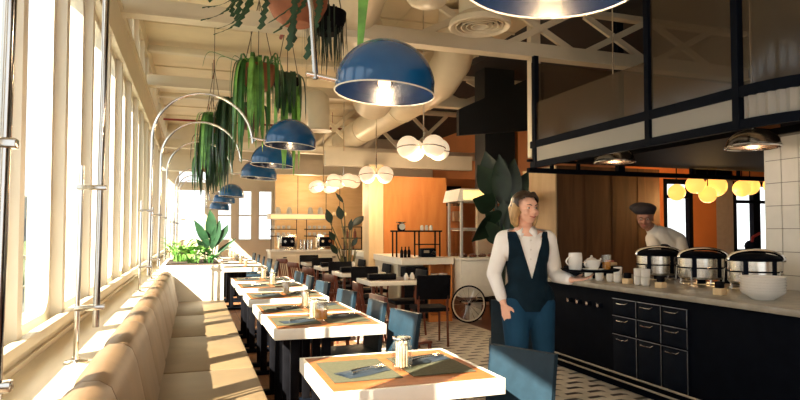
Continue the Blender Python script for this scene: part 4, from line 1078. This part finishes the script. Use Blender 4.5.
for k in range(4):
    b = MB(); r = .235 - .05 * k; b.lathe([(r, .0), (r - .012, .0), (r - .03, .05), (r - .018, .05), (r, .0)], n=36); b.build('ring', DUCTM, t)
b = MB(); b.cyl((0, 0, .08), (0, 0, .085), .21, n=24); b.build('dark_core', BLK2, t)
# sprinkler pipes
for (p0, p1, lb) in (((-.7, 11.0, 4.0), (4.3, 11.0, 4.0), 'red sprinkler pipe crossing the ceiling behind the strap leaves'), ((-.7, 14.9, 4.0), (4.3, 14.9, 4.0), 'farthest red sprinkler pipe across the ceiling'), ((1.12, 5.8, 4.1), (1.12, 8.4, 4.1), 'short red sprinkler pipe running lengthwise between the planters'), ((1.1, 5.15, 4.3), (1.7, 5.15, 4.3), 'red sprinkler pipe at the top of the photo right of the planter')):
    b = MB(); b.cyl(p0, p1, .024, n=10)
    for q in (.2, .8):
        m3 = Vector(p0).lerp(Vector(p1), q); b.cyl(m3, (m3.x, m3.y, 4.42), .006, n=6)
    tag(b.build('sprinkler_pipe', RED), lb, 'pipe', 'red sprinkler pipes')
# cream diagonal at the column, and hanging post
b = MB(); b.b2(4.1, 4.24, 6.72, 6.82, 2.35, 4.3); struct(b.build('column', BEAMM))

# ================================================================== PEOPLE
def cap(b, p0, p1, r0, r1, n=14):
    b.cyl(p0, p1, r0, r1, n); b.sph(p0, r0, n); b.sph(p1, r1, n)
def chain(b, pts, rs, n=14):
    for i in range(len(pts) - 1): cap(b, pts[i], pts[i + 1], rs[i], rs[i + 1], n)
def remesh(b, name, m, parent, vox=.008, smooth=4, fac=.6):
    me = bpy.data.meshes.new('tmp'); b.bm.to_mesh(me); b.bm.free()
    o = bpy.data.objects.new('tmp', me); COL.objects.link(o)
    md = o.modifiers.new('r', 'REMESH'); md.mode = 'VOXEL'; md.voxel_size = vox; md.use_smooth_shade = True
    if smooth:
        s = o.modifiers.new('s', 'SMOOTH'); s.factor = fac; s.iterations = smooth
    dg = bpy.context.evaluated_depsgraph_get(); me2 = bpy.data.meshes.new_from_object(o.evaluated_get(dg)); me2.name = name
    bpy.data.objects.remove(o); me2.materials.clear(); me2.materials.append(m); me2.shade_smooth()
    ob = bpy.data.objects.new(name, me2); COL.objects.link(ob); ob.parent = parent
    return ob
def head(b, c, yaw=0, pitch=0, s=1.0):
    """head facing -Y locally; c = head centre; returns matrix"""
    M = Matrix.Translation(c) @ Matrix.Rotation(yaw, 4, 'Z') @ Matrix.Rotation(pitch, 4, 'X') @ Matrix.Diagonal((s, s, s, 1))
    t = MB()
    t.sph((0, .012, .025), .088, 20, (.86, 1.05, 1.0)); t.sph((0, -.028, -.035), .066, 18, (.88, .9, 1.05)); t.sph((0, -.045, -.078), .034, 14, (1.1, .85, .8))
    t.sph((0, -.055, .035), .05, 14, (1.1, .6, .8))
    cap(t, (0, -.086, .008), (0, -.104, -.022), .008, .013, 10); t.sph((.011, -.093, -.026), .009, 8); t.sph((-.011, -.093, -.026), .009, 8)
    for sx in (-1, 1):
        t.sph((sx * .04, -.062, -.025), .026, 12); t.sph((sx * .076, .012, -.005), .024, 12, (.35, .7, 1.15)); cap(t, (sx * .012, -.082, .026), (sx * .045, -.074, .026), .009, .008, 8)
    t.sph((0, -.085, -.053), .015, 10, (1.6, .6, .8))
    t.bm.transform(M)
    me = bpy.data.meshes.new('h'); t.bm.to_mesh(me); t.bm.free(); b.bm.from_mesh(me); bpy.data.meshes.remove(me)
    return M
def face(M, parent, skinlip=LIPS):
    for sx in (-1, 1):
        e = MB(); e.sph((sx * .031, -.0745, .008), .0105, 12, (1.15, .7, .6)); e.bm.transform(M); eo = e.build('eye', EYEW, parent)
        e = MB(); e.sph((sx * .031, -.0812, .008), .006, 10, (1, .4, .9)); e.bm.transform(M); e.build('iris', EYED, eo)
        e = MB(); e.tube([(sx * .013, -.0905, .026), (sx * .03, -.0885, .033), (sx * .048, -.076, .029)], [.003, .0035, .002], 6); e.bm.transform(M); e.build('eyebrow', HAIRD, parent)
    e = MB(); e.tube([(-.028, -.083, -.049), (-.012, -.0945, -.055), (0, -.0965, -.057), (.012, -.0945, -.055), (.028, -.083, -.049)], [.002, .0045, .005, .0045, .002], 8); e.bm.transform(M); e.build('mouth', skinlip, parent)
def hand(b, w, d, palmn, s=1.0, curl=.5, thumb=1):
    """w wrist, d direction of fingers, palmn = palm normal (side fingers curl to)"""
    w = Vector(w); d = Vector(d).normalized(); n = Vector(palmn); n = (n - d * n.dot(d)).normalized(); sd = d.cross(n)
    pc = w + d * .05 * s
    for k in range(4):
        off = (-.03 + .02 * k) * s; base = w + d * .085 * s + sd * off
        cap(b, w + sd * off * .5 + d * .01, base, .014 * s, .011 * s, 8)
        L = [.068, .078, .074, .058][k] * s; dd = d.copy(); p = base; r = .0088 * s
        for j, fr in enumerate((.45, .32, .23)):
            dd = (dd * math.cos(curl) + n * math.sin(curl)).normalized() if j else (dd * math.cos(curl * .5) + n * math.sin(curl * .5)).normalized()
            q = p + dd * L * fr; cap(b, p, q, r, r * .9, 8); p = q; r *= .9
            n2 = n
    t0 = w + d * .025 * s - sd * .025 * s * thumb; t1 = t0 + (d * .6 - sd * .8 * thumb + n * .3).normalized() * .038 * s; t2 = t1 + (d * .9 - sd * .2 * thumb + n * .35).normalized() * .03 * s
    chain(b, [t0, t1, t2], [.014 * s, .0115 * s, .009 * s], 8)

PSI = math.atan(206 / 600)
# ---- waitress (local x = to the photo's right, -y = towards the camera)
W = thing('person', 'woman in a white shirt, dark vest and jeans walking with a tray', 'person', (2.40, 4.02, 0), -PSI)
b = MB()
HC = (-.005, -.01, 1.568)
M = head(b, HC, yaw=R(24), pitch=R(3), s=1.06)
chain(b, [(-.005, .01, 1.53), (-.01, .025, 1.40)], [.052, .058])
chain(b, [(-.01, .02, 1.36), (0, .02, 1.2), (.01, .01, 1.05), (.01, .01, .90)], [.10, .125, .12, .14])
for s in (-1, 1): b.sph((s * .085, .015, 1.30), .09, 16); b.sph((.01 + s * .08, .02, .88), .11, 16)
rs = (-.165, .03, 1.335); re = (-.245, .04, 1.07); rw = (-.19, -.07, .855)
ls = (.165, .03, 1.335); le = (.225, .02, 1.06); lw = (.285, -.20, 1.045)
chain(b, [(-.05, .02, 1.37), rs, re, rw], [.05, .052, .038, .024]); chain(b, [(.05, .02, 1.37), ls, le, lw], [.05, .052, .038, .024])
hand(b, rw, (.22, -.12, -1), (.6, .6, .1), 1.0, .35, thumb=-1)
hand(b, lw, (.9, -.35, .12), (0, -.1, 1), 1.0, .28, thumb=1)
chain(b, [(-.085, .0, .86), (-.09, -.06, .48), (-.11, -.02, .09)], [.10, .065, .042]); chain(b, [(.10, .01, .86), (.14, .06, .48), (.15, .20, .11)], [.10, .065, .042])
cap(b, (-.11, -.02, .07), (-.12, -.17, .04), .04, .03); cap(b, (.15, .2, .09), (.16, .08, .04), .04, .03)
body = remesh(b, 'body', SKIN, W, .0065, 3)
face(M, W)
# hair : bob
b = MB(); t_ = MB()
t_.sph((0, .022, .036), .102, 20, (.94, 1.04, .97)); 
for sx in (-1, 1):
    chain(t_, [(sx * .062, .0, .06), (sx * .078, .012, .0), (sx * .086, .02, -.06), (sx * .074, .012, -.112)], [.042, .034, .034, .024], 12)
chain(t_, [(0, .08, .02), (0, .085, -.05), (0, .06, -.095)], [.06, .05, .03], 12); chain(t_, [(-.05, .07, 0), (-.06, .055, -.095)], [.045, .028], 12); chain(t_, [(.05, .07, 0), (.06, .055, -.095)], [.045, .028], 12)
chain(t_, [(.02, -.055, .105), (.055, -.045, .075), (.075, -.02, .03)], [.022, .02, .018], 10); chain(t_, [(.02, -.055, .105), (-.04, -.055, .085), (-.07, -.03, .03)], [.022, .02, .018], 10)
# carve face opening by pushing: remove inside later
t_.bm.transform(M); me_ = bpy.data.meshes.new('x'); t_.bm.to_mesh(me_); b.bm.from_mesh(me_); t_.bm.free()
hair = remesh(b, 'hair', HAIRB, W, .008, 3)
hair.data.materials.append(HAIRD)
Mi = M.inverted(); hm = hair.data
import mathutils
bmh = bmesh.new(); bmh.from_mesh(hm)
kill = []
for v in bmh.verts:
    q = Mi @ v.co
    if q.y < -.034 and q.z < .080 - 7 * max(0, abs(q.x + .01) - .012) ** 2 : kill.append(v)
bmesh.ops.delete(bmh, geom=kill, context='VERTS')
for fc in bmh.faces:
    q = Mi @ fc.calc_center_median()
    fc.material_index = 1 if q.z > .045 + .03 * math.sin(q.x * 90) else 0
bmh.to_mesh(hm); bmh.free()
# shirt: sleeves and torso
b = MB()
chain(b, [(-.07, .02, 1.355), rs, re, (-.203, -.045, .905)], [.07, .072, .056, .043]); chain(b, [(.07, .02, 1.355), ls, le, (.275, -.165, 1.047)], [.07, .072, .056, .043])
chain(b, [(0, .02, 1.35), (0, .02, 1.2), (.01, .012, 1.0)], [.115, .14, .135]); b.sph((-.08, .0, 1.27), .10, 16); b.sph((.085, .0, 1.27), .10, 16)
chain(b, [(-.01, .025, 1.37), (-.008, .02, 1.425)], [.078, .064])
shirt = remesh(b, 'shirt', SHIRT, W, .009, 4)
bmh = bmesh.new(); bmh.from_mesh(shirt.data)
bmesh.ops.bisect_plane(bmh, geom=bmh.verts[:] + bmh.edges[:] + bmh.faces[:], dist=1e-5, plane_co=(0, 0, 1.405), plane_no=(0, -.5, 1), clear_outer=True)
bmh.to_mesh(shirt.data); bmh.free()
b = MB()
for sx in (-1, 1):
    P = [[(-.008 + sx * .012, -.062, 1.392), (-.008 + sx * .03, -.052, 1.425), (-.008 + sx * .060, -.0, 1.437)], [(-.008 + sx * .05, -.098, 1.352), (-.008 + sx * .075, -.072, 1.378), (-.008 + sx * .082, -.01, 1.405)]]
    b.grid(P)
co = b.build('collar', SHIRT, shirt, fix=False); md = co.modifiers.new('s', 'SOLIDIFY'); md.thickness = .006
b = MB()
for k in range(3): b.sph((.004, -.13 + .004 * k, 1.33 - .07 * k), .006, 8)
b.build('button', CERAM, shirt)
# vest
b = MB()
chain(b, [(0, .02, 1.30), (0, .02, 1.18), (.01, .012, 1.02), (.012, .012, .90)], [.155, .158, .15, .165]); b.sph((-.082, .0, 1.265), .118, 16); b.sph((.085, .0, 1.265), .118, 16)
for s in (-1, 1): chain(b, [(s * .115, .018, 1.365), (s * .10, .02, 1.25)], [.072, .118]); b.sph((.01 + s * .08, .02, .90), .125, 16)
vest = remesh(b, 'vest', VEST, W, .009, 4)
def cut(me, planes, kill):
    bm = bmesh.new(); bm.from_mesh(me)
    for co_, no in planes: bmesh.ops.bisect_plane(bm, geom=bm.verts[:] + bm.edges[:] + bm.faces[:], dist=1e-5, plane_co=co_, plane_no=no)
    bmesh.ops.delete(bm, geom=[f_ for f_ in bm.faces if kill(f_.calc_center_median())], context='FACES'); bm.to_mesh(me); bm.free()
K1 = .29
def vk(v):
    x, y, z = v
    return z < .80 or z > 1.395 or abs(x) > .152 and z > 1.14 or (y < .05 and z > 1.05 and abs(x - .012) < .004 + (z - 1.05) * K1)
cut(vest.data, [((0, 0, .80), (0, 0, 1)), ((0, 0, 1.395), (0, 0, 1)), ((.152, 0, 0), (1, 0, 0)), ((-.152, 0, 0), (1, 0, 0)), ((0, 0, 1.14), (0, 0, 1)), ((0, .05, 0), (0, 1, 0)),
                ((.012 + .004, 0, 1.05), (1, 0, -K1)), ((.012 - .004, 0, 1.05), (1, 0, K1))], vk)
md = vest.modifiers.new('s', 'SOLIDIFY'); md.thickness = .008
# jeans
b = MB(); b.sph((-.07, .02, .87), .12, 16); b.sph((.09, .02, .87), .12, 16); chain(b, [(0, .01, .92), (0, .01, .82)], [.12, .12])
chain(b, [(-.085, .0, .84), (-.09, -.06, .48), (-.11, -.02, .12)], [.118, .082, .065]); chain(b, [(.10, .01, .84), (.14, .06, .48), (.15, .19, .15)], [.118, .082, .065])
remesh(b, 'jeans', JEANS, W, .010, 4)
b = MB(); cap(b, (-.11, .0, .055), (-.125, -.19, .04), .052, .042); b.b2(-.165, -.075, -.22, .05, 0, .02); remesh(b, 'shoe', SHOE, W, .008, 2)
b = MB(); cap(b, (.155, .2, .075), (.165, .06, .045), .052, .042); b.b2(.115, .205, .03, .24, 0, .02); remesh(b, 'shoe', SHOE, W, .008, 2)

# ---- tray held by the waitress
cw = Matrix.Rotation(-PSI, 4, 'Z')
def WL(x, y, z): v = Matrix.Translation((2.40, 4.02, 0)) @ cw @ Vector((x, y, z)); return tuple(v)
TZ = 1.112
b = MB(); b.lathe([(0, 0), (.17, 0), (.195, .004), (.205, .018), (.2, .018), (.188, .008), (0, .006)], n=36)
tag(b.build('serving_tray', BLACKG, loc=WL(.40, -.26, TZ)), 'round black serving tray held up by the waitress', 'tray')
t = thing('mug', 'tall white mug at the left of the carried tray', 'mug', WL(.295, -.26, TZ + .0065))
b = MB(); b.lathe([(0, 0), (.038, 0), (.045, .01), (.050, .08), (.046, .125), (.042, .125), (.044, .08), (.038, .014), (0, .012)], n=24); b.build('body', CERAM, t)
b = MB(); b.tube([(-.044 - .032 * math.sin(PI * k / 8), 0, .10 - .07 * k / 8) for k in range(9)], .006, 8); b.build('handle', CERAM, t)
t = thing('teacup', 'white teacup on a saucer in the middle of the carried tray', 'cup', WL(.41, -.30, TZ + .0065))
b = MB(); b.lathe([(0, 0), (.04, 0), (.075, .012), (.074, .015), (0, .006)], n=28); b.build('saucer', CERAM, t)
b = MB(); b.lathe([(0, .008), (.03, .008), (.045, .035), (.055, .075), (.051, .075), (.04, .035), (0, .014)], n=24); b.build('body', CERAM, t)
b = MB(); b.tube([(-.05 - .022 * math.sin(PI * k / 8), 0, .065 - .035 * k / 8) for k in range(9)], .004, 8); b.build('handle', CERAM, t)
t = thing('teapot', 'small white teapot behind the cup on the carried tray', 'teapot', WL(.44, -.17, TZ + .0065))
b = MB(); b.lathe([(0, 0), (.035, 0), (.055, .03), (.052, .06), (.03, .08), (.008, .09), (.01, .1), (0, .105)], n=24); b.build('body', CERAM, t)
b = MB(); b.tube([(.05, 0, .04), (.075, 0, .06), (.085, 0, .08)], [.01, .007, .006], 8); b.build('spout', CERAM, t)
t = thing('drinking_glass', 'glass with amber drink at the right of the carried tray', 'glass', WL(.515, -.27, TZ + .0065))
b = MB(); b.lathe([(0, 0), (.028, 0), (.036, .11), (.033, .11), (.026, .006), (0, .006)], n=20); b.build('body', JARG, t)
b = MB(); b.lathe([(0, .008), (.025, .008), (.030, .06), (0, .06)], n=18); b.build('drink', AMBER, t)

# ---- cook behind the counter
K = thing('person', 'cook in a black beret and cream jacket bending behind the chafing dishes', 'person', (5.12, 5.53, 0), -PSI)
b = MB()
HK = (-.255, -.06, 1.545)
MK = head(b, HK, yaw=R(-28), pitch=R(14), s=1.1)
chain(b, [(-.235, -.03, 1.49), (-.13, .0, 1.39)], [.055, .062]); chain(b, [(-.07, .01, 1.34), (.03, .02, 1.15), (.11, .03, .92)], [.11, .135, .15])
lsK = (.15, .0, 1.30); leK = (.12, -.20, 1.10); lwK = (.02, -.38, 1.07)
rsK = (-.15, .0, 1.31); reK = (-.20, -.2, 1.12); rwK = (-.16, -.38, 1.09)
chain(b, [(.02, .0, 1.36), lsK, leK, lwK], [.06, .056, .042, .028]); chain(b, [(-.05, .0, 1.36), rsK, reK, rwK], [.06, .056, .042, .028])
hand(b, lwK, (-.2, -.9, -.2), (0, 0, -1), 1.0, .3, 1); hand(b, rwK, (.1, -.9, -.2), (0, 0, -1), 1.0, .3, -1)
chain(b, [(.02, .03, .86), (.01, .0, .48), (.0, .04, .09)], [.11, .07, .045]); chain(b, [(.2, .03, .86), (.21, .0, .48), (.22, .04, .09)], [.11, .07, .045])
cap(b, (.0, .02, .05), (-.01, -.13, .04), .042, .032); cap(b, (.22, .02, .05), (.22, -.13, .04), .042, .032)
remesh(b, 'body', SKIND, K, .0075, 3); face(MK, K)
b = MB(); q = MB(); q.sph((-.01, .03, .092), .122, 20, (1.02, 1, .5)); q.cyl((0, .012, .04), (0, .018, .075), .096, .1, 24); q.sph((-.045, .05, .105), .1, 16, (1.15, 1, .5)); q.bm.transform(MK); me_ = bpy.data.meshes.new('x'); q.bm.to_mesh(me_); b.bm.from_mesh(me_); q.bm.free()
remesh(b, 'beret', BERET, K, .008, 3)
b = MB(); q = MB(); q.sph((0, .04, .01), .088, 18, (.93, .9, .8)); q.bm.transform(MK); me_ = bpy.data.meshes.new('x'); q.bm.to_mesh(me_); b.bm.from_mesh(me_); q.bm.free(); remesh(b, 'hair', HAIRD, K, .008, 2)
b = MB(); chain(b, [(-.07, .01, 1.34), (.04, .03, 1.15), (.11, .03, .90)], [.125, .17, .175]); chain(b, [(.02, .0, 1.36), lsK, leK, (.05, -.32, 1.08)], [.085, .082, .065, .05]); chain(b, [(-.05, .0, 1.36), rsK, reK, (-.17, -.32, 1.1)], [.085, .08, .062, .05])
chain(b, [(-.11, .0, 1.37), (-.16, -.01, 1.42)], [.085, .068])
remesh(b, 'jacket', SHIRTC, K, .010, 4)
b = MB(); chain(b, [(-.06, -.09, 1.16), (.04, -.10, 1.05), (.09, -.09, .9)], [.10, .11, .13]); chain(b, [(-.19, -.03, 1.32), (-.15, -.07, 1.12)], [.03, .06]); b.sph((.08, -.05, .75), .17, 16, (1, .7, 1)); remesh(b, 'apron', BERET, K, .010, 4)
b = MB(); b.sph((.05, .03, .85), .14, 16); b.sph((.16, .03, .85), .14, 16); chain(b, [(.02, .03, .82), (.01, .0, .48), (.0, .04, .12)], [.125, .085, .07]); chain(b, [(.2, .03, .82), (.21, .0, .48), (.22, .04, .12)], [.125, .085, .07]); remesh(b, 'trousers', BLK2, K, .012, 3)
for sx in (0, .22):
    b = MB(); cap(b, (sx, .03, .055), (sx - .005, -.15, .045), .052, .042); b.b2(sx - .045, sx + .045, -.18, .08, 0, .02); remesh(b, 'shoe', SHOE, K, .009, 2)

# ================================================================== OUTSIDE
b = MB(); b.b2(-60, -1.6, -20, 60, -3.2, -3.0); struct(b.build('ground', STREET))
def bld(label, x, y, w, d, h):
    t = thing('building', label, 'building', (x, y, -3.0), group='buildings outside the windows')
    b = MB(); b.b2(0, w, 0, d, 0, h); b.build('walls', BUILD, t)
    b = MB()
    for i in range(int(d / 2.2)):
        for j in range(int(h / 3)): b.b2(w, w + .05, .6 + 2.2 * i, 1.8 + 2.2 * i, 1 + 3 * j, 2.4 + 3 * j)
    b.build('windows', BUILDD, t)
bld('pale building seen through the nearest window', -30, 40, 17, 36, 7.2)
bld('lower pale building farther down the street outside', -40, 90, 24, 40, 9)
t = thing('balcony_railing', 'grey metal railing outside the nearest windows', 'railing', (-2.4, 0, 0), group=None)
b = MB(); b.b2(-.03, .03, 1.5, 17, .98, 1.03); b.b2(-.02, .02, 1.5, 17, .55, .58); b.b2(-.02, .02, 1.5, 17, .12, .15); b.build('rails', BUILD, t)
b = MB()
for k in range(13): b.b2(-.02, .02, 1.5 + 1.28 * k, 1.54 + 1.28 * k, 0, 1.0)
b.build('posts', STREET, t)
b = MB(); b.b2(-3.0, -.98, -3, 18.2, -.2, 0); struct(b.build('ground', STREET))
b = MB(); b.b2(-1.85, -.98, -3.1, 18.2, 4.26, 4.34); struct(b.build('eave_sun_block', CREAM))  # unseen slab added to keep high sun out of the upper windows
for k, (x, y) in enumerate(((-7, 33), (-9.5, 40), (-8, 52))):
    t = thing('tree', 'blurred green tree outside, %s' % ['closest to the railing', 'between the other two', 'farthest down the street'][k], 'tree', (x, y, -3.0), group='street trees')
    b = MB(); b.cyl((0, 0, 0), (0, 0, 2.2), .15, .1, 8); b.build('trunk', DKWOOD, t)
    b = MB()
    for q in range(9): b.sph((random.uniform(-.8, .8), random.uniform(-.8, .8), 2.6 + random.uniform(-.5, .7)), random.uniform(.5, .8), 10)
    b.build('crown', TREE, t)

# ================================================================== LIGHT
w = bpy.data.worlds.new('World'); SC.world = w; w.use_nodes = True
bg = w.node_tree.nodes['Background']; bg.inputs[0].default_value = (.93, .97, 1.0, 1); bg.inputs[1].default_value = 1.5
def light(name, kind, loc, energy, col, size=.1, rot=None, **kw):
    l = bpy.data.lights.new(name, kind); l.energy = energy; l.color = col
    if kind == 'SUN': l.angle = R(.6)
    elif kind == 'POINT' : l.shadow_soft_size = size
    elif kind == 'AREA': l.shape = 'RECTANGLE'; l.size = size; l.size_y = kw.get('sy', size)
    o = bpy.data.objects.new(name, l); COL.objects.link(o); o.location = loc
    if rot is not None: o.rotation_euler = rot
    return o
az = Vector((.80, .60)); el = R(38)
d = Vector((az.x * math.cos(el), az.y * math.cos(el), -math.sin(el)))
s = light('sun', 'SUN', (-10, -5, 12), 24.0, (1, .89, .72)); s.rotation_euler = d.to_track_quat('-Z', 'Y').to_euler()
for i, (lb, y, zt, zs, xs, rd, xe) in enumerate(LAMPS[:5]):
    light('lamp_light', 'POINT', (xs, y, zs + .02), 13 if i < 2 else 2, (1, .70, .42), .03)
for (x, y, z) in ((2.62, 6.75, 2.1), (2.9, 9.85, 2.1), (2.7, 12.3, 2.1)): light('chandelier_light', 'POINT', (x, y, z), 40, (1, .74, .46), .15)
light('plywood_wall_fill', 'POINT', (2.7, 15.2, 2.5), 38, (1, .74, .44), .2)  # fill lamp added to brighten the plywood wall behind the shelf
light('back_room_light', 'POINT', (7.9, 7.6, 1.9), 40, (1, .62, .25), .15)
light('bar_light', 'POINT', (4.0, 9.9, 2.35), 13, (1, .66, .36), .1)
light('heat_light', 'POINT', (4.36, 3.72, 2.06), 1.5, (1, .7, .45), .05); light('heat_light', 'POINT', (4.36, 5.45, 2.13), 3, (1, .7, .45), .05)

# ================================================================== CAMERA
cam = bpy.data.cameras.new('camera'); co = bpy.data.objects.new('camera', cam); COL.objects.link(co)
cam.sensor_width = 36; cam.lens = 600 / 800 * 36; cam.shift_y = 10 / 800; cam.clip_start = .05; cam.clip_end = 300
th = math.atan(21 / 600)
co.location = (0, 0, 1.4); co.rotation_euler = (PI / 2 + th, 0, -PSI)
SC.camera = co
SC.view_settings.view_transform = 'Standard'; SC.view_settings.look = 'None'; SC.view_settings.gamma = 1; SC.view_settings.use_curve_mapping = False
SC.view_settings.exposure = .48
SC.cycles.max_bounces = 10; SC.cycles.diffuse_bounces = 5; SC.cycles.transparent_max_bounces = 16
